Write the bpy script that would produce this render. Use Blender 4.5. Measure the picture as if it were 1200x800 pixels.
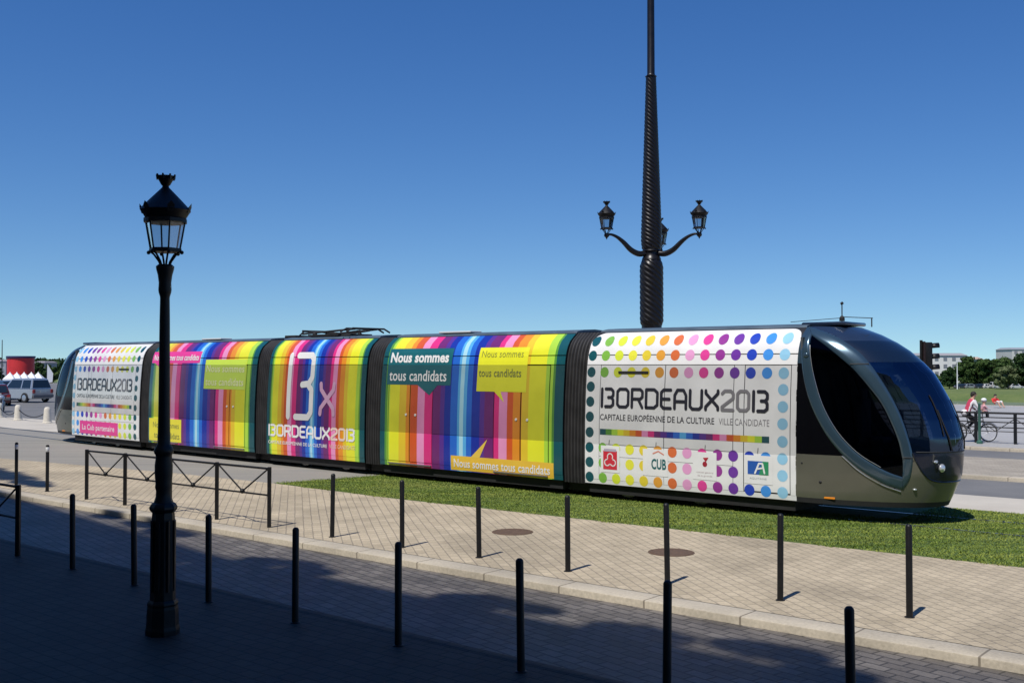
import bpy, bmesh, math, random
import numpy as np
from mathutils import Vector, Matrix
R = math.radians
for o in list(bpy.data.objects): bpy.data.objects.remove(o)
SC = bpy.context.scene
COL = SC.collection
random.seed(7)

# ------------------------------------------------------------------ camera, sky, sun, exposure
cam_d = bpy.data.cameras.new('camera'); cam = bpy.data.objects.new('camera', cam_d); COL.objects.link(cam)
cam_d.sensor_width = 36; cam_d.lens = 1249/1200*36
cam.location = (0, 0, 2.76); cam.rotation_euler = (R(90+1.228), 0, 0)
cam_d.clip_start = .1; cam_d.clip_end = 6000
SC.camera = cam
SUN_EL = 60.0; SH = Vector((.57, .822))                 # elevation; ground direction the shadows fall in
W = bpy.data.worlds.new('World'); SC.world = W; W.use_nodes = True
wn, wl = W.node_tree.nodes, W.node_tree.links
bg = wn['Background']; sky = wn.new('ShaderNodeTexSky'); sky.sky_type = 'NISHITA'; sky.sun_disc = False
sky.sun_elevation = R(SUN_EL); sky.sun_rotation = math.atan2(-SH.x, -SH.y)
sky.altitude = 0; sky.air_density = 1.0; sky.dust_density = 0.0; sky.ozone_density = 2.0
tcw = wn.new('ShaderNodeTexCoord'); vw = wn.new('ShaderNodeVectorMath'); vw.operation = 'ADD'; vw.inputs[1].default_value = (0, 0, .06)
wl.new(tcw.outputs['Generated'], vw.inputs[0]); wl.new(vw.outputs[0], sky.inputs[0])
tint = wn.new('ShaderNodeVectorMath'); tint.operation = 'MULTIPLY'; tint.inputs[1].default_value = (.95, 1.12, 1.20)
hs = wn.new('ShaderNodeHueSaturation'); hs.inputs['Saturation'].default_value = 1.32; hs.inputs['Hue'].default_value = .512
wl.new(sky.outputs[0], hs.inputs['Color']); wl.new(hs.outputs[0], tint.inputs[0]); wl.new(tint.outputs[0], bg.inputs[0]); bg.inputs[1].default_value = .092
sl = bpy.data.lights.new('sun', 'SUN'); sl.energy = 4.6; sl.angle = R(.53); sl.color = (1, .96, .89)
so = bpy.data.objects.new('sun', sl); COL.objects.link(so)
tosun = Vector((-SH.x*math.cos(R(SUN_EL)), -SH.y*math.cos(R(SUN_EL)), math.sin(R(SUN_EL))))
so.rotation_euler = tosun.to_track_quat('Z', 'Y').to_euler(); so.location = (0, 0, 60)
SC.view_settings.view_transform = 'Standard'; SC.view_settings.look = 'None'
SC.view_settings.exposure = 0; SC.view_settings.gamma = 1

# ------------------------------------------------------------------ helpers
TV = Vector((.766, -.643)); NV = Vector((.643, .766))   # along the street, across the street
KANG = math.atan2(-.643, .766)
def TN(t, n, z=0.): return Vector((TV.x*t+NV.x*n, TV.y*t+NV.y*n, z))
MATS = {}
def nodes(name):
    m = bpy.data.materials.new(name); m.use_nodes = True; MATS[name] = m
    return m, m.node_tree.nodes, m.node_tree.links, m.node_tree.nodes['Principled BSDF']
def mat(name, col=(.5,.5,.5), rough=.5, metal=0., var=.0, scale=4., bump=0., coat=0., attr=None, spec=.5, bscale=None):
    if name in MATS: return MATS[name]
    m, n, l, b = nodes(name)
    b.inputs['Roughness'].default_value = rough; b.inputs['Metallic'].default_value = metal
    b.inputs['Coat Weight'].default_value = coat; b.inputs['Coat Roughness'].default_value = .08
    b.inputs['Specular IOR Level'].default_value = spec
    if attr:
        a = n.new('ShaderNodeVertexColor'); a.layer_name = attr; src = a.outputs[0]
    else:
        a = n.new('ShaderNodeRGB'); a.outputs[0].default_value = (*col, 1); src = a.outputs[0]
    if var or bump:
        tc = n.new('ShaderNodeTexCoord')
        nz = n.new('ShaderNodeTexNoise'); nz.inputs['Scale'].default_value = scale; nz.inputs['Detail'].default_value = 6
        l.new(tc.outputs['Object'], nz.inputs['Vector'])
    if var:
        mr = n.new('ShaderNodeMapRange'); mr.inputs[1].default_value = .25; mr.inputs[2].default_value = .75
        mr.inputs[3].default_value = 1-var; mr.inputs[4].default_value = 1+var
        l.new(nz.outputs[0], mr.inputs[0])
        vm = n.new('ShaderNodeVectorMath'); vm.operation = 'SCALE'
        l.new(src, vm.inputs[0]); l.new(mr.outputs[0], vm.inputs['Scale']); src = vm.outputs[0]
        rr = n.new('ShaderNodeMapRange'); rr.inputs[3].default_value = max(.02, rough*.8); rr.inputs[4].default_value = min(1, rough*1.25)
        l.new(nz.outputs[0], rr.inputs[0]); l.new(rr.outputs[0], b.inputs['Roughness'])
    if bump:
        nb = nz
        if bscale:
            nb = n.new('ShaderNodeTexNoise'); nb.inputs['Scale'].default_value = bscale; l.new(tc.outputs['Object'], nb.inputs['Vector'])
        bp = n.new('ShaderNodeBump'); bp.inputs['Strength'].default_value = bump; bp.inputs['Distance'].default_value = .02
        l.new(nb.outputs[0], bp.inputs['Height']); l.new(bp.outputs[0], b.inputs['Normal'])
    l.new(src, b.inputs['Base Color'])
    return m
def mat_glass(name, tint, gloss=(.8,.85,.95), rough=.02, ior=1.5, base=.04):
    if name in MATS: return MATS[name]
    m, n, l, b = nodes(name); n.remove(b)
    out = n['Material Output']
    tr = n.new('ShaderNodeBsdfTransparent'); tr.inputs[0].default_value = (*tint, 1)
    gl = n.new('ShaderNodeBsdfGlossy'); gl.inputs[0].default_value = (*gloss, 1); gl.inputs['Roughness'].default_value = rough
    fr = n.new('ShaderNodeFresnel'); fr.inputs[0].default_value = ior
    ad = n.new('ShaderNodeMath'); ad.operation = 'ADD'; ad.inputs[1].default_value = base; ad.use_clamp = True
    mx = n.new('ShaderNodeMixShader')
    l.new(fr.outputs[0], ad.inputs[0]); l.new(ad.outputs[0], mx.inputs[0]); l.new(tr.outputs[0], mx.inputs[1]); l.new(gl.outputs[0], mx.inputs[2])
    l.new(mx.outputs[0], out.inputs[0])
    return m
def mat_brick(name, c1, c2, mortar, bw, rh, ang, ms=.012, rough=.8, stain=.25, bump=.4, squash=None, vary=.5, cover=None):
    m, n, l, b = nodes(name)
    tc = n.new('ShaderNodeTexCoord'); mp = n.new('ShaderNodeMapping'); mp.inputs['Rotation'].default_value = (0, 0, -ang)
    l.new(tc.outputs['Object'], mp.inputs[0])
    wb = n.new('ShaderNodeTexNoise'); wb.inputs['Scale'].default_value = 3; l.new(tc.outputs['Object'], wb.inputs['Vector'])
    wm = n.new('ShaderNodeVectorMath'); wm.operation = 'MULTIPLY_ADD'; wm.inputs[1].default_value = (.02,.02,0)
    l.new(wb.outputs['Color'], wm.inputs[0]); l.new(mp.outputs[0], wm.inputs[2])
    br = n.new('ShaderNodeTexBrick'); br.inputs['Scale'].default_value = 1
    br.inputs['Brick Width'].default_value = bw; br.inputs['Row Height'].default_value = rh
    br.inputs['Mortar Size'].default_value = ms; br.inputs['Mortar Smooth'].default_value = .3; br.inputs['Bias'].default_value = 0
    br.inputs['Color1'].default_value = (*c1, 1); br.inputs['Color2'].default_value = (*c2, 1); br.inputs['Mortar'].default_value = (*mortar, 1)
    l.new(wm.outputs[0], br.inputs['Vector'])
    n1 = n.new('ShaderNodeTexNoise'); n1.inputs['Scale'].default_value = .9; n1.inputs['Detail'].default_value = 8; n1.inputs['Roughness'].default_value = .65
    n2 = n.new('ShaderNodeTexNoise'); n2.inputs['Scale'].default_value = 28; n2.inputs['Detail'].default_value = 4
    l.new(tc.outputs['Object'], n1.inputs['Vector']); l.new(tc.outputs['Object'], n2.inputs['Vector'])
    a1 = n.new('ShaderNodeMapRange'); a1.inputs[1].default_value = .3; a1.inputs[2].default_value = .7; a1.inputs[3].default_value = 1-stain; a1.inputs[4].default_value = 1+stain*.6
    a2 = n.new('ShaderNodeMapRange'); a2.inputs[1].default_value = .25; a2.inputs[2].default_value = .75; a2.inputs[3].default_value = .84; a2.inputs[4].default_value = 1.14
    l.new(n1.outputs[0], a1.inputs[0]); l.new(n2.outputs[0], a2.inputs[0])
    mm = n.new('ShaderNodeMath'); mm.operation = 'MULTIPLY'; l.new(a1.outputs[0], mm.inputs[0]); l.new(a2.outputs[0], mm.inputs[1])
    vo = n.new('ShaderNodeTexVoronoi'); vo.inputs['Scale'].default_value = 1.6; l.new(tc.outputs['Object'], vo.inputs['Vector'])
    vs_ = n.new('ShaderNodeMapRange'); vs_.inputs[1].default_value = .035; vs_.inputs[2].default_value = .06; vs_.inputs[3].default_value = .72; vs_.inputs[4].default_value = 1.; l.new(vo.outputs['Distance'], vs_.inputs[0])
    n3 = n.new('ShaderNodeTexNoise'); n3.inputs['Scale'].default_value = .35; n3.inputs['Detail'].default_value = 5; n3.inputs['Distortion'].default_value = 1.5; l.new(tc.outputs['Object'], n3.inputs['Vector'])
    a3 = n.new('ShaderNodeMapRange'); a3.inputs[1].default_value = .36; a3.inputs[2].default_value = .5; a3.inputs[3].default_value = .82; a3.inputs[4].default_value = 1.; l.new(n3.outputs[0], a3.inputs[0])
    m3 = n.new('ShaderNodeMath'); m3.operation = 'MULTIPLY'; l.new(vs_.outputs[0], m3.inputs[0]); l.new(a3.outputs[0], m3.inputs[1])
    m4 = n.new('ShaderNodeMath'); m4.operation = 'MULTIPLY'; l.new(m3.outputs[0], m4.inputs[0]); l.new(mm.outputs[0], m4.inputs[1]); mm = m4
    vm = n.new('ShaderNodeVectorMath'); vm.operation = 'SCALE'; l.new(br.outputs[0], vm.inputs[0]); l.new(mm.outputs[0], vm.inputs['Scale'])
    l.new(vm.outputs[0], b.inputs['Base Color']); b.inputs['Roughness'].default_value = rough
    bp = n.new('ShaderNodeBump'); bp.inputs['Strength'].default_value = bump; bp.inputs['Distance'].default_value = .01
    iv = n.new('ShaderNodeMath'); iv.operation = 'MULTIPLY_ADD'; iv.inputs[1].default_value = -1.
    l.new(br.outputs['Fac'], iv.inputs[0]); l.new(n2.outputs[0], iv.inputs[2]); l.new(iv.outputs[0], bp.inputs['Height']); l.new(bp.outputs[0], b.inputs['Normal'])
    return m
def mat_ground(name, c1, c2, scale=1.2, fine=60, rough=.85, bump=.3, stretch=None):
    m, n, l, b = nodes(name)
    tc = n.new('ShaderNodeTexCoord'); mp = n.new('ShaderNodeMapping'); l.new(tc.outputs['Object'], mp.inputs[0])
    mp.inputs['Rotation'].default_value = (0, 0, -KANG)
    if stretch: mp.inputs['Scale'].default_value = stretch
    n1 = n.new('ShaderNodeTexNoise'); n1.inputs['Scale'].default_value = scale; n1.inputs['Detail'].default_value = 8; n1.inputs['Roughness'].default_value = .6
    n2 = n.new('ShaderNodeTexNoise'); n2.inputs['Scale'].default_value = fine; n2.inputs['Detail'].default_value = 3
    l.new(mp.outputs[0], n1.inputs['Vector']); l.new(tc.outputs['Object'], n2.inputs['Vector'])
    ma = n.new('ShaderNodeMath'); ma.operation = 'MULTIPLY_ADD'; ma.inputs[1].default_value = .6
    l.new(n2.outputs[0], ma.inputs[0]); l.new(n1.outputs[0], ma.inputs[2])
    cr = n.new('ShaderNodeValToRGB'); cr.color_ramp.elements[0].position = .55; cr.color_ramp.elements[1].position = 1.05
    cr.color_ramp.elements[0].color = (*c1, 1); cr.color_ramp.elements[1].color = (*c2, 1)
    l.new(ma.outputs[0], cr.inputs[0]); l.new(cr.outputs[0], b.inputs['Base Color']); b.inputs['Roughness'].default_value = rough
    bp = n.new('ShaderNodeBump'); bp.inputs['Strength'].default_value = bump; bp.inputs['Distance'].default_value = .01
    l.new(n2.outputs[0], bp.inputs['Height']); l.new(bp.outputs[0], b.inputs['Normal'])
    return m

def link(name, me, parent=None, loc=None, rotz=0.):
    o = bpy.data.objects.new(name, me); COL.objects.link(o)
    if loc is not None: o.location = loc
    o.rotation_euler = (0, 0, rotz)
    if parent: o.parent = parent
    return o
def tag(o, label=None, cat=None, group=None, kind=None):
    if label: o['label'] = label
    if cat: o['category'] = cat
    if group: o['group'] = group
    if kind: o['kind'] = kind
    return o
def empty(name, loc, rotz=0, label=None, cat=None, group=None):
    return tag(link(name, None, None, loc, rotz), label, cat, group)
def copy_tree(o, parent=None):
    c = o.copy(); COL.objects.link(c)
    if parent: c.parent = parent
    for ch in [x for x in bpy.data.objects if x.parent == o]: copy_tree(ch, c)
    return c
class MB:
    """collects vertices and faces, one mesh out"""
    def __init__(s): s.v = []; s.f = []; s.mi = []; s.cur = 0; s.col = []; s.c = (1,1,1)
    def face(s, idx): s.f.append(tuple(idx)); s.mi.append(s.cur); s.col.append(s.c)
    def add(s, vs, fs, M=None):
        b = len(s.v)
        s.v += [tuple(M @ Vector(p)) if M else tuple(p) for p in vs]
        for f in fs: s.face([b+i for i in f])
        return s
    def box(s, c, d, M=None, bev=0.):
        x, y, z = c; a, b, h = d[0]/2, d[1]/2, d[2]/2
        if not bev:
            v = [(x+i*a, y+j*b, z+k*h) for k in (-1,1) for j in (-1,1) for i in (-1,1)]
            return s.add(v, [(0,2,3,1),(4,5,7,6),(0,1,5,4),(2,6,7,3),(0,4,6,2),(1,3,7,5)], M)
        bm = bmesh.new(); bmesh.ops.create_cube(bm, size=1)
        for q in bm.verts: q.co = Vector((x+q.co.x*d[0], y+q.co.y*d[1], z+q.co.z*d[2]))
        bmesh.ops.bevel(bm, geom=bm.edges[:], offset=bev, segments=2, affect='EDGES', profile=.5)
        bm.verts.index_update()
        s.add([q.co.copy() for q in bm.verts], [[q.index for q in f.verts] for f in bm.faces], M); bm.free(); return s
    def lathe(s, prof, c=(0,0,0), n=16, M=None, sq=None, rot=0.):
        """prof: (radius, z); n sides"""
        vs = []; fs = []
        for r, z in prof:
            for i in range(n):
                a = 2*math.pi*i/n + rot
                vs.append((c[0]+r*math.cos(a), c[1]+r*math.sin(a), c[2]+z))
        for k in range(len(prof)-1):
            for i in range(n):
                j = (i+1) % n; fs.append((k*n+i, k*n+j, (k+1)*n+j, (k+1)*n+i))
        fs.append(tuple(range(n))[::-1]); fs.append(tuple((len(prof)-1)*n+i for i in range(n)))
        return s.add(vs, fs, M)
    def tube(s, pts, r, n=8, closed=False, M=None):
        pts = [Vector(p) for p in pts]; rs = r if isinstance(r, (list, tuple)) else [r]*len(pts)
        vs = []; fs = []; N = len(pts); up = None
        for i, p in enumerate(pts):
            a = pts[i-1] if (i > 0 or closed) else p; b = pts[(i+1) % N] if (i < N-1 or closed) else p
            d = (b-a).normalized()
            if up is None:
                up = Vector((0,0,1)) if abs(d.z) < .9 else Vector((1,0,0))
            x = d.cross(up)
            if x.length < 1e-4: x = d.cross(Vector((0,1,0)))
            x.normalize(); y = x.cross(d).normalized(); up = y
            for k in range(n):
                q = 2*math.pi*k/n; vs.append(p + x*math.cos(q)*rs[i] + y*math.sin(q)*rs[i])
        for i in range(N if closed else N-1):
            j = (i+1) % N
            for k in range(n):
                m = (k+1) % n; fs.append((i*n+k, i*n+m, j*n+m, j*n+k))
        if not closed:
            fs.append(tuple(range(n))[::-1]); fs.append(tuple((N-1)*n+k for k in range(n)))
        return s.add(vs, fs, M)
    def ball(s, c, r, M=None, seg=14):
        rr = r if isinstance(r, (list, tuple)) else (r, r, r); vs = []; fs = []; h = seg//2+1
        for i in range(h+1):
            th = math.pi*i/h
            for j in range(seg):
                ph = 2*math.pi*j/seg
                vs.append((c[0]+rr[0]*math.sin(th)*math.cos(ph), c[1]+rr[1]*math.sin(th)*math.sin(ph), c[2]+rr[2]*math.cos(th)))
        for i in range(h):
            for j in range(seg):
                k = (j+1) % seg; fs.append((i*seg+j, (i+1)*seg+j, (i+1)*seg+k, i*seg+k))
        return s.add(vs, fs, M)
    def prism(s, poly, y0, y1, M=None):
        """poly in x,z extruded along y"""
        n = len(poly); vs = [(x, y0, z) for x, z in poly]+[(x, y1, z) for x, z in poly]
        fs = [tuple(range(n)), tuple(range(2*n-1, n-1, -1))]+[(i, i+n, (i+1) % n+n, (i+1) % n) for i in range(n)]
        return s.add(vs, fs, M)
    def build(s, name, mats, parent=None, smooth=None, loc=None, rotz=0., color=False, fix=True):
        me = bpy.data.meshes.new(name); me.from_pydata(s.v, [], s.f)
        if not isinstance(mats, (list, tuple)): mats = [mats]
        for m in mats: me.materials.append(m)
        if len(mats) > 1: me.polygons.foreach_set('material_index', s.mi)
        if color:
            ca = me.color_attributes.new('Col', 'FLOAT_COLOR', 'CORNER'); buf = []
            for p, c in zip(me.polygons, s.col): buf += [*c, 1]*p.loop_total
            ca.data.foreach_set('color', buf)
        if fix:
            bm = bmesh.new(); bm.from_mesh(me); bmesh.ops.recalc_face_normals(bm, faces=bm.faces); bm.to_mesh(me); bm.free()
        me.update()
        if smooth:
            me.polygons.foreach_set('use_smooth', [True]*len(me.polygons)); me.set_sharp_from_angle(angle=R(smooth))
        return link(name, me, parent, loc, rotz)
def sheet(name, pts, m, z, label=None):
    me = bpy.data.meshes.new(name); me.from_pydata([(p[0], p[1], z) for p in pts], [], [tuple(range(len(pts)))])
    me.materials.append(m); bm = bmesh.new(); bm.from_mesh(me)
    bmesh.ops.recalc_face_normals(bm, faces=bm.faces)
    for f in bm.faces:
        if f.normal.z < 0: f.normal_flip()
    bm.to_mesh(me); bm.free()
    return tag(link(name, me), kind='structure', label=label)
def strip(name, t0, t1, n0, n1, m, z, label=None, n0b=None, n1b=None):
    n0b = n0 if n0b is None else n0b; n1b = n1 if n1b is None else n1b   # *b : values at t1
    return sheet(name, [TN(t0,n0), TN(t1,n0b), TN(t1,n1b), TN(t0,n1)], m, z, label)

# ------------------------------------------------------------------ materials
M_BLK = mat('black_iron', (.007,.007,.008), .45, 0, .25, 12, .15, spec=.35)
M_POST = mat('post_paint', (.008,.008,.009), .48, 0, .2, 10, .08, spec=.35)
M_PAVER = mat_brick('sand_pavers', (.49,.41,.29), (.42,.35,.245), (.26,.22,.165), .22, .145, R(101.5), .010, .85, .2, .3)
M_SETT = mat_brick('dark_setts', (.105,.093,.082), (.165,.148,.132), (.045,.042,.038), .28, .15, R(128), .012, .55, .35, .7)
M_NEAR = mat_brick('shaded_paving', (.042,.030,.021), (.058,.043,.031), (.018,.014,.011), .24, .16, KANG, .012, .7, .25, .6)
M_KERB = mat_brick('kerb_stone', (.47,.415,.325), (.42,.37,.29), (.20,.17,.13), 1.25, 5., KANG, .014, .8, .18, .3)
M_ASPH = mat_ground('asphalt', (.12,.12,.122), (.17,.168,.165), .5, 90, .85, .3)
M_TRACK = mat_ground('track_concrete', (.20,.19,.172), (.27,.255,.225), 1.0, 70, .85, .25, (.08, 1.6, 1))
M_LIGHTPATH = mat_ground('light_path', (.42,.385,.33), (.52,.48,.41), .7, 50, .9, .3)
M_MEDIAN = mat_brick('median_pavers', (.38,.335,.27), (.32,.285,.23), (.22,.19,.15), .3, .15, KANG, .01, .85, .2, .3)
M_QUAY = mat_ground('quay_granite', (.30,.295,.285), (.38,.37,.355), .3, 20, .7, .1)
M_SOIL = mat_ground('turf_soil', (.05,.085,.015), (.085,.13,.025), 1.6, 40, .95, .5, (.35,1,1))
M_STEEL = mat('rail_steel', (.35,.34,.33), .3, .9, .2, 8)

# ------------------------------------------------------------------ ground
def ground():
    s = 3000
    # one big base sheet on this side of the river
    sheet('ground', [TN(-s,-s), TN(s,-s), TN(s,76), TN(-s,76)], mat_ground('base_ground', (.20,.19,.17),(.26,.25,.22), .1, 10, .9, .1), -.104)
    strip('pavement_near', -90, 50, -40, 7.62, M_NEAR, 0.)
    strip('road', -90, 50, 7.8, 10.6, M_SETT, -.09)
    # kerbs: real steps
    def kerb(nm, t0, t1, n0, n1, z0, z1, m=M_KERB):
        b = MB(); P = [TN(t0,n0), TN(t1,n0), TN(t1,n1), TN(t0,n1)]
        r = .018
        vs = []
        for (off, z) in ((0,z0),(0,z1-r),(r*.3,z1-r*.3),(r,z1)):
            for (t, n) in ((t0,n0+off),(t1,n0+off),(t1,n1-off),(t0,n1-off)): vs.append(TN(t,n,z))
        fs = [(k*4+i, k*4+(i+1)%4, (k+1)*4+(i+1)%4, (k+1)*4+i) for k in range(3) for i in range(4)]+[(12,13,14,15)]
        b.add(vs, fs); return tag(b.build(nm, m, smooth=40), kind='structure')
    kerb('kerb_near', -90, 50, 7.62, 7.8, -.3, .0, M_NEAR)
    kerb('kerb_sidewalk', -90, 50, 10.6, 10.98, -.3, .0)
    kerb('kerb_median', -40, 60, 27.8, 28.2, -.3, .0)
    kerb('kerb_quay', -40, 60, 37.3, 37.75, -.3, .0)
    sheet('pavement', [TN(-90,10.98), TN(50,10.98), TN(50,15.75), TN(-4,15.62), TN(-16,15.3), TN(-20.2,15.45), TN(-24,15.3), TN(-32,14.35), TN(-90,12.5)], M_PAVER, 0.)
    # track bed in concrete left of the lawn, light path behind it
    sheet('tram_track_bed', [TN(-90,12.5), TN(-32,14.35), TN(-24,15.3), TN(-20.2,15.45), TN(-19.0,21.2), TN(-90,21.4)], M_TRACK, 0.)
    strip('path', -90, -40, 21.4, 25.8, M_LIGHTPATH, 0.)
    sheet('path', [TN(-40,21.4), TN(-19,21.2), TN(60,21.2), TN(60,23.4), TN(-40,23.6)], M_LIGHTPATH, 0.)
    strip('road', -40, 60, 23.4, 27.8, M_ASPH, -.1)
    strip('median', -40, 60, 28.2, 33.3, M_MEDIAN, 0.)
    strip('road', -40, 60, 33.3, 37.3, M_ASPH, -.1)
    strip('quay', -40, 120, 37.75, 76, M_QUAY, 0.)
    strip('car_park', -260, -40, 25.8, 76, M_ASPH, -.0)
    sheet('lawn_soil', [TN(-20.2,15.45), TN(-16,15.3), TN(-4,15.62), TN(50,15.75), TN(50,21.2), TN(-19,21.2)], M_SOIL, .0)
    # rails (curving with the tram)
    for side in (-.72, .72):
        pts = []
        for s_ in np.linspace(-40, 60, 60):
            p = path(s_)+ perp(s_)*(1.2+side); pts.append(Vector((p[0], p[1], .006)))
        b = MB()
        for i in range(len(pts)-1):
            d = (pts[i+1]-pts[i]).normalized(); q = Vector((-d.y, d.x, 0))*.03
            b.add([pts[i]-q, pts[i]+q, pts[i+1]+q, pts[i+1]-q], [(0,1,2,3)])
        tag(b.build('rail_near' if side < 0 else 'rail_far', M_STEEL), kind='structure')
        b = MB()
        for i in range(len(pts)-1):
            d = (pts[i+1]-pts[i]).normalized(); q = Vector((-d.y, d.x, 0)); z = Vector((0,0,-.002))
            b.add([pts[i]+q*.034+z, pts[i]+q*.075+z, pts[i+1]+q*.075+z, pts[i+1]+q*.034+z], [(0,1,2,3)])
            b.add([pts[i]-q*.034+z, pts[i]-q*.06+z, pts[i+1]-q*.06+z, pts[i+1]-q*.034+z], [(0,1,2,3)])
        tag(b.build('rail_groove', mat('groove_dark', (.03,.03,.03), .9)), kind='structure')
    # river, quay wall and far bank
    mw = mat('river_water', (.16,.19,.20), .12, 0, .1, .02, .35, bscale=.5, spec=.5)
    strip('river', -s, s, 76, 290, mw, -6.)
    b = MB(); b.add([TN(-s,76,-7), TN(s,76,-7), TN(s,76,0), TN(-s,76,0)], [(0,1,2,3)]); tag(b.build('quay_wall_face', M_KERB), kind='structure')
    b = MB(); b.add([TN(-s,75.6,-.1), TN(s,75.6,-.1), TN(s,75.6,.02), TN(-s,75.6,.02), TN(s,76.02,.02), TN(-s,76.02,.02)], [(0,1,2,3),(3,2,4,5)]); tag(b.build('quay_edge', M_KERB), kind='structure')
    mg = mat_ground('bank_grass', (.075,.12,.025), (.14,.17,.05), .08, 1.2, .95, .1)
    b = MB(); prof = [(262,-6.2),(266,-5.6),(272,-4.4),(280,-3.9),(330,-3.6),(3000,-3.6)]
    for (a, za), (c, zc) in zip(prof[:-1], prof[1:]): b.add([TN(-s,a,za), TN(s,a,za), TN(s,c,zc), TN(-s,c,zc)], [(0,1,2,3)])
    tag(b.build('far_bank', mg), kind='structure')
TH0 = .6935; KAP = .0023
def path(s):
    g = np.linspace(0, s, 100); h = TH0+KAP*g
    c, q = np.cos(h), np.sin(h); d = s/99.
    return np.array([5.0921-(c.sum()-.5*(c[0]+c[-1]))*d, 19.1826+(q.sum()-.5*(q[0]+q[-1]))*d])
def perp(s):
    h = TH0+KAP*s; return np.array([math.sin(h), math.cos(h)])
ground()

def lawn():
    rng = np.random.default_rng(3); N = 230000
    t = rng.uniform(-20.4, 6, N); n = rng.uniform(15.2, 21.3, N)
    lo = np.interp(t, [-20.4,-20.2,-16,-4,6], [15.5,15.45,15.3,15.62,15.65]) + .05*np.sin(t*3.1)+.04*np.sin(t*7.7)+rng.normal(0,.02,N)
    hi = 21.2+rng.normal(0,.02,N); left = np.interp(n, [15.4,21.2], [-20.2,-19.0])+rng.normal(0,.15,N)
    ok = (n > lo) & (n < hi) & (t > left) & ~((n > 19.0) & (n < 21.2) & (t < -7))
    # patchy density
    t, n = t[ok], n[ok]; k = len(t)
    x = .766*t+.643*n; y = -.643*t+.766*n
    dens = np.sin(x*1.3+2*np.sin(y*.9))*np.sin(y*1.7+1.2*np.sin(x*.7))
    h = (.012+.016*rng.random(k))*(1+.25*dens); w = .006+.006*rng.random(k); a = rng.uniform(0, 2*np.pi, k)
    lx, ly = rng.normal(0,.018,k), rng.normal(0,.018,k)
    V = np.zeros((k,3,3)); V[:,0] = np.c_[x-w*np.cos(a), y-w*np.sin(a), np.full(k,.001)]; V[:,1] = np.c_[x+w*np.cos(a), y+w*np.sin(a), np.full(k,.001)]
    V[:,2] = np.c_[x+lx, y+ly, h]
    me = bpy.data.meshes.new('lawn_grass'); me.vertices.add(3*k); me.vertices.foreach_set('co', V.ravel())
    me.loops.add(3*k); me.loops.foreach_set('vertex_index', np.arange(3*k)); me.polygons.add(k)
    me.polygons.foreach_set('loop_start', np.arange(0,3*k,3)); me.polygons.foreach_set('loop_total', np.full(k,3))
    me.update(); me.validate()
    m, nn, l, b = nodes('grass_blades')
    tc = nn.new('ShaderNodeTexCoord'); mp = nn.new('ShaderNodeMapping'); mp.inputs['Rotation'].default_value = (0,0,-KANG); mp.inputs['Scale'].default_value = (.22,2.2,1)
    nz = nn.new('ShaderNodeTexNoise'); nz.inputs['Scale'].default_value = 1.3; nz.inputs['Detail'].default_value = 7
    l.new(tc.outputs['Object'], mp.inputs[0]); l.new(mp.outputs[0], nz.inputs['Vector'])
    cr = nn.new('ShaderNodeValToRGB'); e = cr.color_ramp.elements
    e[0].position = .36; e[0].color = (.105,.165,.02,1); e[1].position = .66; e[1].color = (.27,.315,.06,1)
    n2 = nn.new('ShaderNodeTexNoise'); n2.inputs['Scale'].default_value = .55; n2.inputs['Detail'].default_value = 6; l.new(tc.outputs['Object'], n2.inputs['Vector'])
    mr = nn.new('ShaderNodeMapRange'); mr.inputs[1].default_value = .52; mr.inputs[2].default_value = .72; mr.inputs[3].default_value = 0; mr.inputs[4].default_value = .4; l.new(n2.outputs[0], mr.inputs[0])
    mx = nn.new('ShaderNodeMixRGB'); mx.inputs[2].default_value = (.30,.29,.09,1); l.new(mr.outputs[0], mx.inputs[0]); l.new(cr.outputs[0], mx.inputs[1])
    l.new(nz.outputs[0], cr.inputs[0]); l.new(mx.outputs[0], b.inputs['Base Color']); b.inputs['Roughness'].default_value = .6
    b.inputs['Specular IOR Level'].default_value = .2
    me.materials.append(m); tag(link('lawn_grass', me), 'mown green grass beside the tram track', 'grass', kind='stuff')
lawn()

# ------------------------------------------------------------------ tram
SEG = [4.6646, .6056, 5.6906, .6056, 4.0718, .6056, 5.77, .6056, 4.75]
SS = [0.]
for q in SEG: SS.append(SS[-1]+q)
PR = [(.30,.02),(.45,.0),(.6,0),(1.0,.0),(1.6,.01),(2.2,.04),(2.75,.09),(2.95,.125),(3.1,.175),(3.22,.24),(3.32,.33),(3.40,.45),(3.44,.56)]
def dz(z): return float(np.interp(z, [p[0] for p in PR], [p[1] for p in PR]))
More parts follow.
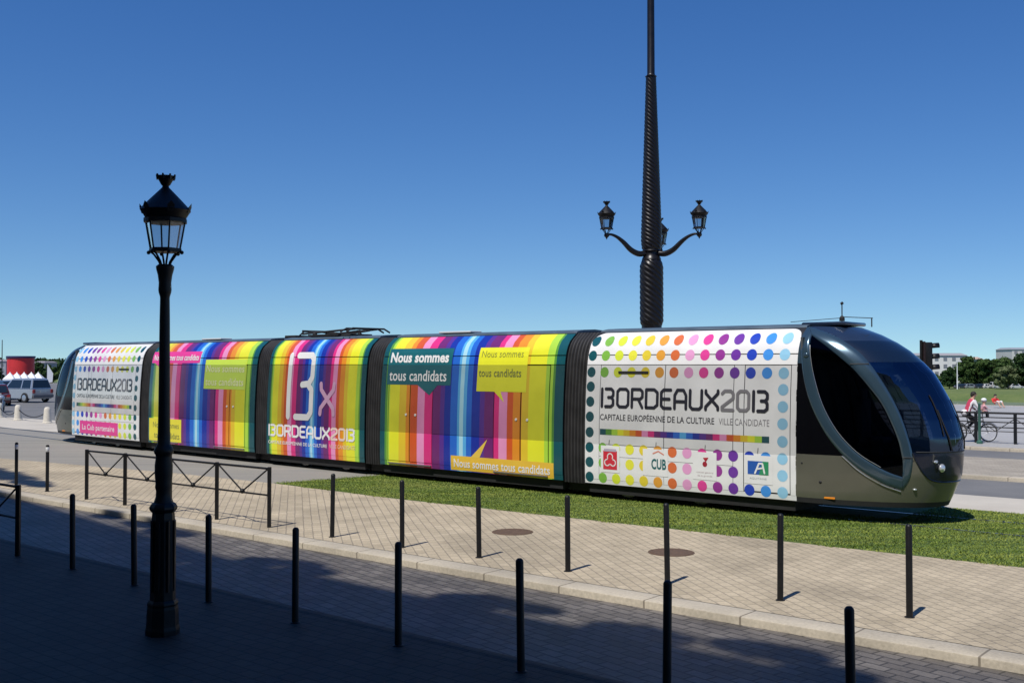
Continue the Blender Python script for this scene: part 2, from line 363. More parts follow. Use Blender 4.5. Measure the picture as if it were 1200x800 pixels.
# smooth the profile a little
_zz = np.linspace(.3, 3.44, 120); _dd = np.array([dz(z) for z in _zz]); _k = np.ones(7)/7
_ds = np.convolve(np.pad(_dd, 3, 'edge'), _k, 'valid')
def dz(z): return float(np.interp(z, _zz, _ds))
C = dict(teal=(.006,.085,.105), green=(.10,.30,.04), lime=(.42,.70,.06), yel=(.80,.80,.03), gold=(.78,.55,.03), orange=(.78,.28,.02),
         red=(.66,.10,.02), lpink=(.80,.30,.55), mag=(.72,.03,.22), pur=(.16,.02,.16), violet=(.10,.03,.28), navy=(.01,.03,.34), blue=(.02,.14,.62), sky=(.10,.42,.80),
         pale=(.40,.70,.84), white=(.80,.80,.80), pink=(.78,.05,.30), black=(.012,.012,.016), grey=(.30,.30,.32), brick=(.55,.10,.02), cream=(.7,.75,.4))
STR = [('teal',.0),('green',.16),('lime',.24),('yel',.32),('gold',.66),('orange',.9),('red',1.05),('lpink',1.29),('mag',1.53),('pur',1.79),('violet',2.05),('navy',2.19),('blue',2.39),
       ('sky',2.61),('pale',2.68),('sky',2.80),('blue',2.90),('navy',3.06),('violet',3.31),('pur',3.45),('mag',3.74),('lpink',3.89),('red',4.13),('orange',4.3),('gold',4.55),('yel',4.74),('lime',5.2),('green',5.40),('teal',5.46)]
ZA, ZB = 1.12, 2.75
def dull(c):
    k = .56+.13*max(0, min(1, (min(c)-.3)/.4)); return tuple(k*x+.014 for x in c)
M_WRAP = mat('vinyl_wrap', rough=.32, coat=.35, attr='Col', var=.05, scale=2.5)
M_FILM = mat('window_film', rough=.14, coat=.8, attr='Col', var=.14, scale=1.1)
M_BODYDK = mat('body_gap_black', (.012,.012,.014), .6)
M_ROOF = mat('roof_grey_blue', (.09,.13,.17), .45, .2, .2, 2)
M_RUB = mat('bellows_rubber', (.028,.027,.028), .55, 0, .3, 4)
M_UNDER = mat('underframe_black', (.014,.014,.015), .7, 0, .2, 6)
tram = empty('articulated_tram', (*path(15.),0), 0, 'long five section tram wrapped in rainbow stripes and coloured dots on the lawn track', 'tram')
def T0(o):  # child with world coordinates
    o.location = Vector(o.location)-tram.location; o.parent = tram; return o
def cross(z0=.30, shrink=0.):
    zs = [z for z in np.concatenate([np.linspace(z0, 2.75, 9), np.linspace(2.85, 3.44, 9)])]
    L = [(-(1.2-dz(z)-shrink), z) for z in zs]
    L += [(-.4, 3.49-shrink), (0, 3.51-shrink), (.4, 3.49-shrink)]
    return L+[(-y, z) for y, z in L[:len(zs)][::-1]]
def loft(b, us, secs, cap=True):
    n = len(secs[0]); base = len(b.v)
    for u, s in zip(us, secs): b.v += [(u, y, z) for y, z in s]
    for k in range(len(us)-1):
        for i in range(n):
            j = (i+1) % n; b.face((base+k*n+i, base+k*n+j, base+(k+1)*n+j, base+(k+1)*n+i))
    if cap: b.face([base+i for i in range(n)][::-1]); b.face([base+(len(us)-1)*n+i for i in range(n)])
def zgrid(z0, z1):
    g = [z0]+[float(z) for z in _zz[::4] if z0+.01 < z < z1-.01]+[ZA, ZB]+[z1]
    return sorted(set([round(z, 4) for z in g if z0 <= z <= z1]))
def cell(parent, name, L, u0, u1, z0, z1, cols, far=False, m=None, off=0., corner=None, g=.012):
    """a panel following the side profile, striped by cols [(u_start, rgb)]"""
    b = MB(); zs = zgrid(z0+g, z1-g); ua, ub = u0+g, u1-g
    us = sorted(set([ua, ub]+[round(u, 4) for u, c in cols if ua < u < ub]+([ua+.05*k for k in range(1,6)]+[ub-.05*k for k in range(1,6)] if corner else [])))
    sgn = 1 if far else -1
    for i in range(len(us)-1):
        mid = (us[i]+us[i+1])/2; c = ([cc for u, cc in cols if u <= mid] or [cols[0][1]])[-1]
        for k in range(len(zs)-1):
            zm = (zs[k]+zs[k+1])/2; b.c = dull(c) if ZA < zm < ZB else c
            b.cur = 1 if ZA < zm < ZB else 0
            def zz(u, z):
                if not corner: return z
                e = min(u-ua, ub-u, .25); r = .25
                lim = z1-g-(r-math.sqrt(max(0, r*r-(r-e)**2)))*.75
                return min(z, lim)
            pts = [(u, sgn*(1.2-dz(z)+off), z) for u, z in ((us[i], zz(us[i],zs[k])), (us[i+1], zz(us[i+1],zs[k])), (us[i+1], zz(us[i+1],zs[k+1])), (us[i], zz(us[i],zs[k+1])))]
            if max(p[2] for p in pts)-min(p[2] for p in pts) < 1e-4: continue
            if abs(pts[0][2]-pts[3][2]) < 1e-5: pts = pts[:3]
            elif abs(pts[1][2]-pts[2][2]) < 1e-5: pts = [pts[0], pts[1], pts[3]]
            b.add(pts, [tuple(range(len(pts)))])
    me = b.build(name, [M_WRAP, M_FILM], parent, color=True, fix=False)
    bm = bmesh.new(); bm.from_mesh(me.data); bmesh.ops.remove_doubles(bm, verts=bm.verts, dist=1e-4)
    bmesh.ops.recalc_face_normals(bm, faces=bm.faces)
    for f in bm.faces:
        if f.normal.y*sgn < 0: f.normal_flip()
    bm.to_mesh(me.data); bm.free()
    me.data.polygons.foreach_set('use_smooth', [True]*len(me.data.polygons))
    sd = me.modifiers.new('thick', 'SOLIDIFY'); sd.thickness = .016; sd.offset = -1
    m2 = bpy.data.meshes.new_from_object(me.evaluated_get(bpy.context.evaluated_depsgraph_get())); me.modifiers.clear(); me.data = m2; m2.set_sharp_from_angle(angle=R(40))
    return me
class Decal:
    """flat coloured shapes in (u, z), laid on the curved side"""
    def __init__(s): s.v = []; s.f = []; s.c = []; s.o = []
    def poly(s, pts, col, lay=1):
        b = len(s.v); s.v += list(pts); s.f.append(tuple(range(b, b+len(pts)))); s.c.append(C[col] if isinstance(col, str) else col); s.o.append(lay)
    def rect(s, u0, u1, z0, z1, col, lay=1): s.poly([(u0,z0),(u1,z0),(u1,z1),(u0,z1)], col, lay)
    def disc(s, u, z, r, col, lay=1, n=22): s.poly([(u+r*math.cos(2*math.pi*i/n), z+r*1.03*math.sin(2*math.pi*i/n)) for i in range(n)], col, lay)
    def tri(s, V, F, col, lay):
        b = len(s.v); s.v += V
        for f in F: s.f.append(tuple(b+i for i in f)); s.c.append(C[col] if isinstance(col, str) else col); s.o.append(lay)
    def text(s, body, u0, u1, z0, z1, col, lay=3, bold=0.):
        V, F = text_mesh(body, bold); xs = [p[0] for p in V]; ys = [p[1] for p in V]
        x0, x1, y0, y1 = min(xs), max(xs), min(ys), max(ys)
        s.tri([(u0+(x-x0)/(x1-x0)*(u1-u0), z0+(y-y0)/(y1-y0)*(z1-z0)) for x, y in V], F, col, lay)
    def stroke(s, pts, w, col, lay=3):
        h = w/2
        for (a, b) in zip(pts[:-1], pts[1:]):
            d = (Vector(b)-Vector(a)); 
            if d.length < 1e-6: continue
            d.normalize(); q = Vector((-d.y, d.x))*h
            s.poly([tuple(Vector(a)-q), tuple(Vector(b)-q), tuple(Vector(b)+q), tuple(Vector(a)+q)], col, lay)
        for i, p in enumerate(pts): s.disc(p[0], p[1], h*.985, col, lay+.15*(1+i % 3), 10)
    def build(s, name, parent, m=None, dulled=True):
        bm = bmesh.new(); cl = bm.loops.layers.float_color.new('Col'); ol = bm.faces.layers.float.new('lay')
        vs = [bm.verts.new((u, 0, z)) for u, z in s.v]
        for f, c, o in zip(s.f, s.c, s.o):
            try: fc = bm.faces.new([vs[i] for i in f])
            except ValueError: continue
            fc[ol] = o
            for lp in fc.loops: lp[cl] = (*c, 1)
        bmesh.ops.triangulate(bm, faces=bm.faces[:])
        z0 = min(v.co.z for v in bm.verts); z1 = max(v.co.z for v in bm.verts)
        for z in zgrid(z0, z1)[1:-1]:
            bmesh.ops.bisect_plane(bm, geom=bm.verts[:]+bm.edges[:]+bm.faces[:], plane_co=(0,0,z), plane_no=(0,0,1), dist=1e-6)
        bmesh.ops.split_edges(bm, edges=bm.edges[:])
        for f in bm.faces:
            zm = f.calc_center_median().z
            if dulled and ZA < zm < ZB:
                for lp in f.loops: lp[cl] = (*dull(lp[cl][:3]), 1)
        for f in bm.faces:
            for v in f.verts: v.co.y = -(1.2-dz(v.co.z))-.0025*f[ol]
        for f in bm.faces:
            f.normal_update()
            if f.normal.y > 0: f.normal_flip()
        me = bpy.data.meshes.new(name); bm.to_mesh(me); bm.free(); me.materials.append(m or M_WRAP)
        return link(name, me, parent)
_TXT = {}
def text_mesh(body, bold):
    if (body, bold) in _TXT: return _TXT[body, bold]
    cu = bpy.data.curves.new('t', 'FONT'); cu.body = body; cu.offset = bold; cu.resolution_u = 3; cu.space_character = 1.03
    o = bpy.data.objects.new('t', cu); COL.objects.link(o); dg = bpy.context.evaluated_depsgraph_get(); me = bpy.data.meshes.new_from_object(o.evaluated_get(dg))
    V = [(v.co.x, v.co.y) for v in me.vertices]; F = [tuple(p.vertices) for p in me.polygons]
    bpy.data.objects.remove(o); bpy.data.meshes.remove(me); _TXT[body, bold] = (V, F); return V, F
# stroked squared letters (unit height, width w)
def rr(pts): return pts
K = .14
LET = {
 'B': (.80, [[(.02,1),(.02,0)], [(.26,1),(.62,1),(.76,.88),(.76,.64),(.64,.52),(.44,.52)], [(.64,.52),(.76,.40),(.76,.12),(.62,0),(.26,0)]]),
 'O': (.70, [[(K,0),(.7-K,0),(.7,K),(.7,1-K),(.7-K,1),(K,1),(0,1-K),(0,K),(K,0)]]),
 'R': (.66, [[(0,0),(0,1),(.52,1),(.66,.88),(.66,.58),(.52,.46),(0,.46)], [(.40,.46),(.66,0)]]),
 'D': (.70, [[(0,0),(0,1),(.5,1),(.7,.84),(.7,.16),(.5,0),(0,0)]]),
 'E': (.58, [[(.58,1),(K,1),(0,1-K),(0,K),(K,0),(.58,0)], [(0,.5),(.5,.5)]]),
 'A': (.68, [[(0,0),(0,.72),(.16,1),(.52,1),(.68,.72),(.68,0)], [(0,.38),(.68,.38)]]),
 'U': (.68, [[(0,1),(0,K),(K,0),(.68-K,0),(.68,K),(.68,1)]]),
 'X': (.70, [[(0,1),(0,.86),(.70,.14),(.70,0)], [(.70,1),(.70,.86),(0,.14),(0,0)]]),
 '2': (.62, [[(0,.86),(K,1),(.62-K,1),(.62,1-K),(.62,.62),(0,.16),(0,0),(.62,0)]]),
 '0': (.62, [[(K,0),(.62-K,0),(.62,K),(.62,1-K),(.62-K,1),(K,1),(0,1-K),(0,K),(K,0)]]),
}
def logo_text(D, u0, u1, z0, z1, w, c1, c2, lay=3):
    seq = 'BORDEAUX20B'; gap = .24; tot = sum(LET[ch][0] for ch in seq)+gap*(len(seq)-1)
    W_, H_ = u1-u0-w, z1-z0-w; x = 0
    for i, ch in enumerate(seq):
        wd, strokes = LET[ch]
        for k, st in enumerate(strokes):
            D.stroke([(u0+w/2+(x+px)/tot*W_, z0+w/2+pz*H_) for px, pz in st], w, c2 if ch in '20' else c1, lay+.5*k)
        x += wd+gap

ROWS = [.44,.745,1.05,1.36,1.68,1.99,2.30,2.60,2.94,3.24]
DC = ['teal','green','lime','yel','gold','orange','brick','lpink','mag','pur','violet','navy','blue','sky']
DC2 = [(.006,.085,.105),(.22,.50,.07),(.68,.78,.05),(.80,.78,.06),(.78,.62,.05),(.78,.36,.05),(.70,.16,.05),(.78,.35,.62),(.75,.06,.32),(.30,.04,.30),(.16,.04,.36),(.02,.06,.50),(.06,.30,.80),(.30,.60,.82)]
def white_livery(L, body, rev):
    D = Decal(); cs = [.11+.3305*i*(L-.22)/4.44+0 for i in range(14)]
    cols = DC2[::-1] if rev else DC2
    for i, u in enumerate(cs):
        for j, z in enumerate(ROWS):
            edge = i in (0, 13)
            if edge or j in (0, 7, 8, 9) or j in (1, 2): D.disc(u, z, .103 if not rev else .10, cols[i], 1)
    bar = ['teal','green','lime','yel','gold','orange','red','lpink','mag','pur','violet','navy','blue','sky','blue','navy','violet','pur','mag','lpink','red','orange','gold','yel','lime','teal']
    ua, ub = (.37, 4.15) if not rev else (.33, 4.25)
    w = (ub-ua)/len(bar)
    for i, c in enumerate(bar): D.rect(ua+i*w, ua+(i+1)*w, 1.32, 1.44, c, 1)
    dots = D.build('dot_pattern', body)
    D = Decal(); logo_text(D, ua, ub, 1.87, 2.29, .062, (.015,.015,.03), (.26,.25,.27)); 
    D.text('CAPITALE EUROPÉENNE DE LA CULTURE', ua, ua+.70*(ub-ua), 1.62, 1.775, (.02,.02,.035), 1, .012)
    D.text('VILLE CANDIDATE', ua+.725*(ub-ua), ub, 1.62, 1.745, (.26,.25,.27), 1, .0)
    D.build('lettering', body)
    D = Decal()
    if not rev:
        for a, b_, c, d in ((.40,.86,.56,1.10),(1.42,2.0,.56,1.085),(2.56,3.07,.56,1.085),(3.65,4.22,.56,1.085)): D.rect(a, b_, c, d, 'white', 2)
        # crest: red shield-like square, three interlaced white crescents
        D.rect(.46,.80,.62,1.00,(.62,.03,.05),3); D.rect(.48,.78,.985,1.04,(.45,.40,.50),4)
        for cx, cz, a0 in ((.63,.88,-30),(.56,.76,90),(.70,.76,210)):
            D.stroke([(cx+.065*math.cos(R(a0+a)), cz+.065*math.sin(R(a0+a))) for a in range(0, 241, 30)], .022, 'white', 4)
        D.text('CUB', 1.62, 1.96, .69, .90, (.01,.12,.13), 3, .03)
        D.stroke([(1.66,1.0),(1.78,1.05),(1.90,.99)], .025, (.70,.25,.18), 3)
        D.disc(2.82,.86,.05,(.35,.02,.04),3); D.poly([(2.78,.98),(2.84,.90),(2.90,.99)], (.45,.03,.05), 4)
        D.text('conseil général', 2.64, 3.0, .68, .72, (.5,.4,.42), 3); D.text('de la gironde', 2.66, 2.98, .615, .655, (.5,.4,.42), 3)
        D.rect(3.72,4.14,.735,.98,(.02,.10,.42),3); D.poly([(3.95,.735),(4.14,.735),(4.14,.98),(4.02,.98)], (.03,.28,.12), 4)
        D.stroke([(3.87,.76),(3.95,.94),(4.02,.94),(4.06,.77)], .034, 'white', 5); D.stroke([(3.92,.84),(4.02,.86)], .03, 'white', 6)
        D.text('AQUITAINE', 3.76, 4.10, .64, .68, (.35,.4,.42), 3)
        for u in (.60,1.72,2.82,3.92): D.stroke([(u,1.13),(u+.01,1.22)], .014, (.25,.25,.25), 3)
    else:
        D.rect(.62,3.35,.40,.83,'pink',2); D.text('La Cub partenaire', .80, 3.12, .47, .72, 'white', 3, .01)
    D.build('sponsor_stickers', body)
def far_skin(body, L, cols):
    cell(body, 'far_side_panel', L, 0, L, .32, ZA, cols, far=True); cell(body, 'far_side_window', L, .3, L-.3, ZA, ZB, cols, far=True)
    cell(body, 'far_side_panel', L, 0, L, ZB, 3.42, cols, far=True)
NAMES = ['white front carriage with multicoloured dots and big black lettering','long rainbow striped carriage with teal and yellow speech bubbles','short rainbow striped carriage under the folded pantograph',
         'long rainbow striped carriage with pink banner behind the street lamp','white rear carriage with small dots and pink banner']
for k in range(5):
    a, b_ = path(SS[2*k]), path(SS[2*k+1]); L = float(np.linalg.norm(a-b_)); t = (a-b_)/L; nn_ = np.array([-t[1], t[0]])
    o3 = b_+nn_*1.2; ang = math.atan2(t[1], t[0])
    MBd = MB(); loft(MBd, [-.0, L], [cross(.30, .03)]*2)
    body = MBd.build('carriage', [M_BODYDK], None, smooth=35, loc=(o3[0], o3[1], 0), rotz=ang)
    T0(body); body['label'] = NAMES[k]
    # roof cover
    rb = MB(); us = [.02, L-.02]
    sec = [(-.66,3.435),(-.63,3.475),(-.40,3.51),(0,3.53),(.40,3.51),(.63,3.475),(.66,3.435),(.60,3.42),(-.60,3.42)]
    loft(rb, us, [sec]*2); rb.build('roof', M_ROOF, body, smooth=50)
    # underframe
    ub = MB(); ub.box((L/2, 0, .23), (L-.1, 2.22, .22)); ub.build('underframe', M_UNDER, body)
    white = k in (0, 4)
    if white:
        cols = [(0, C['white'])]
        r = (lambda u: u) if k == 0 else (lambda u: L-u)
        def c(name, u0, u1, z0, z1, **kw):
            q0, q1 = sorted((r(u0), r(u1))); return cell(body, name, L, q0, q1, z0, z1, cols, **kw)
        c('roof_edge_panel', -.012, L+.012, 2.95, 3.43, corner=(k == 0 and True)); c('upper_panel', -.012, L+.012, ZB, 2.95, g=.008)
        c('side_panel', -.012, .35, .40, ZB, g=.005)
        c('window', .35, 1.9, ZA, ZB, g=.008); c('window', 1.9, 3.41, ZA, ZB, g=.008)
        c('side_panel', .35, 1.9, .88, ZA, g=.005); c('side_panel', 1.9, 3.41, .86, ZA, g=.005); c('side_panel', .35, 1.9, .40, .88, g=.004); c('side_panel', 1.9, 3.41, .40, .86, g=.004)
        c('side_panel', 3.41, 3.63, .40, ZB, g=.006); c('door', 3.63, 4.56, .42, ZB, g=.01); c('side_panel', 4.56, L+.012, .40, ZB, g=.004)
        c('sill_panel', -.012, L+.012, .31, .40, g=.002)
        far_skin(body, L, cols); white_livery(L, body, k == 4)
        vb = MB(); u = 1.15 if k == 0 else L-1.15; vb.box((u, -(1.2-dz(2.6))-.012, 2.6), (.72 if k == 0 else .66, .02, .045), bev=.006); vb.build('vent_slot', M_BODYDK, body)
    else:
        sc = L/5.6906; cols = [(u*sc, C[n_]) for n_, u in STR]
        cell(body, 'roof_edge_panel', L, -.012, L+.012, 2.95, 3.43, cols, g=.012); cell(body, 'upper_panel', L, -.012, L+.012, ZB, 2.95, cols, g=.01)
        cell(body, 'sill_panel', L, -.012, L+.012, .31, .42, cols, g=.002)
        if k == 2:
            cell(body, 'side_panel', L, -.012, L+.012, .42, ZA, cols, g=.003)
            cell(body, 'side_panel', L, -.012, .12, ZA, ZB, cols, g=.003); cell(body, 'side_panel', L, L-.22, L+.012, ZA, ZB, cols, g=.003)
            cell(body, 'window', L, .12, 1.9, ZA, ZB, cols, g=.005); cell(body, 'window', L, 1.9, L-.22, ZA, ZB, cols, g=.005)
        else:
            for (u0, u1, nm, g) in ((-.012,.27,'side_panel',.005),(.27,1.03,'door',.014),(1.03,1.8,'door',.014),(3.73,4.52,'door',.014),(4.52,5.32,'door',.018),(5.32,L+.012,'side_panel',.006)):
                d_ = cell(body, nm, L, u0, u1, .42, ZB, cols, g=g)
                if nm == 'door':
                    uh = u1-.12 if abs(u0-.27) < .01 or abs(u0-3.73) < .01 else u0+.2
                    bb = MB(); M_ = Matrix.Translation((uh, -(1.2-dz(1.55)), 1.55)) @ Matrix.Rotation(R(90), 4, 'X'); bb.lathe([(.0,-.01),(.032,-.01),(.03,.012),(.0,.014)], n=12, M=M_)
                    bb.build('door_button', mat('button_grey', (.5,.5,.48), .4), d_, smooth=40)
            cell(body, 'side_panel', L, 1.8, 3.73, .42, ZA, cols, g=.004); cell(body, 'window', L, 1.8, 3.73, ZA, ZB, cols, g=.006)
            sb = MB()
            for u0, u1 in ((.3,1.78),(3.75,5.3)):
                sb = MB(); sb.box(((u0+u1)/2, -1.215, .37), (u1-u0, .04, .03), bev=.008); sb.build('door_sill', mat('sill_alu', (.3,.28,.3), .35, .7), body)
        far_skin(body, L, cols)
        D = Decal()
        if k == 1:
            D.rect(.19,2.36,2.27,3.14,(.012,.13,.16),1); D.poly([(1.25,2.28),(1.95,2.28),(1.68,2.03)], (.012,.13,.16), 1.4)
            D.build('speech_bubble', body)['label'] = 'teal speech bubble'; D = Decal()
            D.rect(3.19,4.66,2.15,3.14,'yel',1); D.poly([(3.72,2.16),(3.92,2.16),(4.03,1.92)], 'yel', 1.4)
            D.build('speech_bubble', body)['label'] = 'yellow speech bubble'; D = Decal()
            D.rect(2.42,5.46,.33,.66,(.80,.50,.05),1); D.poly([(3.05,.65),(3.32,.65),(3.56,1.08)], (.80,.55,.08), 1.4)
            D.build('speech_bubble', body)
            D = Decal(); D.text('Nous sommes', .27,2.25,2.80,3.05,'white',3,.035); D.text('tous candidats', .27,2.22,2.36,2.62,'white',3,.01)
            D.text('Nous sommes', 3.28,4.52,2.92,3.07,(.30,.32,.05),3,.0); D.text('tous candidats', 3.24,4.50,2.48,2.66,(.22,.24,.06),3,.01)
            D.text('Nous sommes tous candidats', 2.52,5.36,.40,.59,'white',3,.015)
        elif k == 3:
            D.rect(.03,2.80,2.80,3.15,'pink',1); D.poly([(.2,2.81),(.7,2.81),(.62,2.62)], 'pink', 1.4)
            D.build('speech_bubble', body)['label'] = 'pink speech bubble'; D = Decal()
            D.rect(3.13,5.26,2.04,2.90,(.60,.80,.08),1); D.build('speech_bubble', body)['label'] = 'lime green speech bubble'; D = Decal(); D.poly([(.4,.38),(.05,.38),(.05,1.08),(1.95,1.08),(1.95,.38)], (.80,.72,.05), 1)
            D.build('speech_bubble', body)
            D = Decal(); D.text('Nous sommes tous candidats', .12,2.72,2.88,3.06,'white',3,.02)
            D.text('Nous sommes', 3.22,5.18,2.53,2.74,(.8,.85,.45),3,.015); D.text('tous candidats', 3.22,5.18,2.14,2.36,(.8,.85,.45),3,.015)
            D.text('Nous sommes', .30,1.82,.80,.97,(.25,.26,.08),3,.0); D.text('tous candidats', .36,1.85,.48,.66,(.22,.24,.07),3,.0)
        else:
            w = .17
            D.stroke([(.95,3.0),(.95,1.36)], w, 'white'); D.stroke([(1.27,3.0),(1.82,3.0),(1.93,2.90),(1.93,2.42),(1.80,2.25),(1.52,2.22)], w, 'white', 3)
            D.stroke([(1.78,2.22),(1.93,2.08),(1.93,1.50),(1.80,1.36),(1.27,1.36)], w, 'white', 4)
            c_ = (.72,.42,.62); D.stroke([(2.32,2.25),(2.34,2.1),(2.84,1.62),(2.86,1.47)], .125, c_, 3); D.stroke([(2.86,2.25),(2.84,2.1),(2.34,1.62),(2.32,1.47)], .125, c_, 4)
            logo_text(D, .08, 3.74, .80, 1.14, .062, (.8,.8,.8), (.8,.62,.55))
            D.text('CAPITALE EUROPÉENNE DE LA CULTURE', .08,2.62,.60,.71,'white',3,.012); D.text('VILLE CANDIDATE', 2.72,3.74,.60,.70,(.8,.62,.5),3,.0)
        D.build('lettering', body)
        if k in (1, 3):
            rb = MB(); rb.box((1.95 if k == 1 else 2.6, -.40, 3.53), (1.05, .4, .045), bev=.015); rb.build('roof_box', mat('roof_box_white', (.6,.62,.64), .5), body)
    if k == 1 or k == 3:
        # thin dark edge trim along the roof line
        pass
    if k == 2:   # folded pantograph on the short section
        pr = tag(MB().box((1.55,0,3.55),(1.3,1.0,.05)).build('pantograph', M_UNDER, body))
        pb = MB()
        for y in (-.42,.42):
            pb.tube([(.55,y,3.60),(2.75,y*.9,3.70)], .028); pb.tube([(.6,y,3.66),(.35,y,3.52)], .022); pb.tube([(.6,y*.6,3.68),(1.8,y*.5,3.59),(2.7,y*.4,3.66)], .02)
            for x in (1.1,2.0): pb.lathe([(.05,3.5),(.07,3.53),(.05,3.56),(.07,3.59),(.04,3.62)], (x,y,0), 10)
        pb.tube([(.55,-.42,3.68),(.55,.42,3.68)], .03); pb.build('pantograph_arm', M_UNDER, pr, smooth=40)
        for x in (2.6,2.85):
            pb = MB(); pb.tube([(x,-.75,3.62),(x,-.55,3.71),(x,.55,3.71),(x,.75,3.62)], .025); pb.build('contact_bow', M_UNDER, pr, smooth=40)
        for x, sx in ((1.2,.6),(2.3,.5),(-.05,.5)):
            MB().box((x,.0,3.54),(sx,.8,.07),bev=.02).build('roof_box', M_UNDER, body)
    # bogie wheels under carriages 0,2,4
    if k in (0, 2, 4):
        for x in ((L*.35,) if k != 2 else (L/2,)):
            for dx in (-.85,.85):
                for y in (-.72,.72):
                    wb = MB(); wb.lathe([(.0,-.06),(.28,-.06),(.30,.0),(.28,.06),(.0,.06)], n=20, M=Matrix.Translation((x+dx,y,.30)) @ Matrix.Rotation(R(90),4,'X'))
                    wb.build('bogie_wheel', M_STEEL, body, smooth=40)
# bellows between the sections
for k in range(4):
    a, b_ = path(SS[2*k+1]), path(SS[2*k+2]); L = float(np.linalg.norm(a-b_)); t = (a-b_)/L; nn_ = np.array([-t[1], t[0]])
    bb = MB(); us = []; secs = []; N = 7
    for i in range(N):
        for q, shr in ((.0,.075),(.25,.03),(.5,.03),(.75,.075)):
            us.append((i+q)/N*L); secs.append(cross(.28, shr+.02))
    us.append(L); secs.append(cross(.28,.095))
    loft(bb, us, secs); o3 = b_+nn_*1.2
    T0(bb.build('bellows', M_RUB, None, smooth=30, loc=(o3[0], o3[1], 0), rotz=math.atan2(t[1], t[0])))
    for q in (0,):
        pass
    ub = MB(); ub.box((0,0,0),(L,1.9,.2)); m_ = (a+b_)/2+nn_*1.2; T0(ub.build('coupling', M_UNDER, None, loc=(m_[0], m_[1], .2), rotz=math.atan2(t[1], t[0])))

# ---- cab nose (built once around a local frame: u forward, y left, used at both ends)
ZT = [.3,.4,.55,.7,.85,1.0,1.2,1.5,1.8,2.1,2.4,2.6,2.8,3.0,3.15,3.3,3.4,3.44,3.48,3.52]
UT = [6.914,6.962,7.031,7.094,7.151,7.17,7.182,7.167,7.095,6.975,6.81,6.687,6.489,6.259,6.028,5.738,5.481,5.369,5.093,4.72]
UT = [u-4.6646 for u in UT]
def ut(z): return float(np.interp(z, ZT, UT))
def wz(z): return 1.2-dz(z) if z <= 3.44 else .64*math.sqrt(max(0, (3.52-z)/.08))
def yn(u, z):
    """half width of the nose at (u, z)"""
    tau = min(1, max(0, u/max(.02, ut(z)))); return wz(z)*max(0, 1-tau**2.3)**.5
def npt(ph, z):
    s = abs(math.sin(ph)); return Vector((ut(z)*s**(2/2.3), -wz(z)*(1 if math.cos(ph) >= 0 else -1)*abs(math.cos(ph)), z))
def spl(pts, n):
    """Catmull-Rom through pts"""
    P = [Vector(p) for p in pts]; P = [P[0]*2-P[1]]+P+[P[-1]*2-P[-2]]; out = []
    for i in range(1, len(P)-2):
        for j in range(n):
            t = j/n; a, b_, c_, d = P[i-1], P[i], P[i+1], P[i+2]
            out.append(.5*((2*b_)+(-a+c_)*t+(2*a-5*b_+4*c_-d)*t*t+(-a+3*b_-3*c_+d)*t**3))
    return out+[P[-2]]
OR = [(4.70,3.47),(4.95,3.40),(5.3,3.27),(5.66,3.05),(5.92,2.79),(6.13,2.49),(6.33,2.14),(6.48,1.79),(6.58,1.45),(6.63,1.14),(6.58,.80),(6.45,.58)]
IR = [(4.86,3.27),(4.98,3.19),(5.22,3.02),(5.58,2.72),(5.71,2.59),(5.89,2.38),(6.11,2.09),(6.27,1.77),(6.39,1.45),(6.45,1.14),(6.46,.98),(6.46,.86)]
OL = [(4.69,3.47),(4.70,3.1),(4.74,2.74),(4.80,2.42),(4.93,2.03),(5.11,1.68),(5.29,1.41),(5.51,1.16),(5.80,.91),(6.14,.70),(6.30,.63),(6.45,.58)]
IL = [(4.86,3.27),(4.88,3.1),(4.93,2.85),(5.02,2.48),(5.17,2.05),(5.36,1.70),(5.57,1.43),(5.83,1.19),(6.15,.99),(6.28,.925),(6.37,.89),(6.46,.86)]
sh = lambda L_: [(u-4.6646, z) for u, z in L_]
OR, IR, OL, IL = map(sh, (OR, IR, OL, IL))
orz = sorted([(z, u) for u, z in OR]); olz = sorted([(z, u) for u, z in OL])
def region(u, z, y=0):
    if z < .39: return 'valance'
    ur = float(np.interp(z, [q[0] for q in orz], [q[1] for q in orz])) - .05
    ul = float(np.interp(z, [q[0] for q in olz], [q[1] for q in olz])) + .06
    if z < .585: return 'nose_skirt'
    if u > ur:
        if z > 3.18: return 'nose_roof'
        if z > 2.80: return 'sunshade_glass'
        if z > 1.26: return 'windshield'
        if z > .74+.50*min(1,abs(y)/.80)**8: return 'bumper'
        return 'nose_skirt'
    if u > ul: return 'cab_side_window'
    if z < 1.16: return 'nose_skirt'
    if z > 2.78: return 'shoulder_panel'
    return 'cab_door'
def nose_parts():
    zs = sorted(set([round(z, 3) for z in list(np.arange(.30, 3.40, .03))+[.39,.585,.92,1.16,1.26,2.78,2.80,3.18]+list(np.arange(3.40,3.52,.01))+[3.5195]]))
    zs = [z for i, z in enumerate(zs) if i == 0 or z-zs[i-1] > .004 or z in (.39,.585,.92,1.16,1.26,2.80,3.18)]
    NP = 150; phs = [math.pi*i/NP for i in range(NP+1)]
    grid = [[npt(p, z) for p in phs] for z in zs]
    regs = {}
    for i in range(len(zs)-1):
        for j in range(NP):
            c_ = (grid[i][j]+grid[i+1][j+1])/2
            rg = region(c_.x, c_.z, c_.y)
            if rg in ('cab_side_window','cab_door','shoulder_panel'): rg += '|' + ('n' if c_.y < 0 else 'f')
            regs.setdefault(rg, []).append((i, j))
    out = {}
    for rg, cells in regs.items():
        b = MB(); idx = {}
        for i, j in cells:
            f = []
            for (p, q) in ((i,j),(i,j+1),(i+1,j+1),(i+1,j)):
                if (p, q) not in idx: idx[p,q] = len(b.v); b.v.append(tuple(grid[p][q]))
                f.append(idx[p,q])
            b.face(f)
        out[rg] = b
    return out
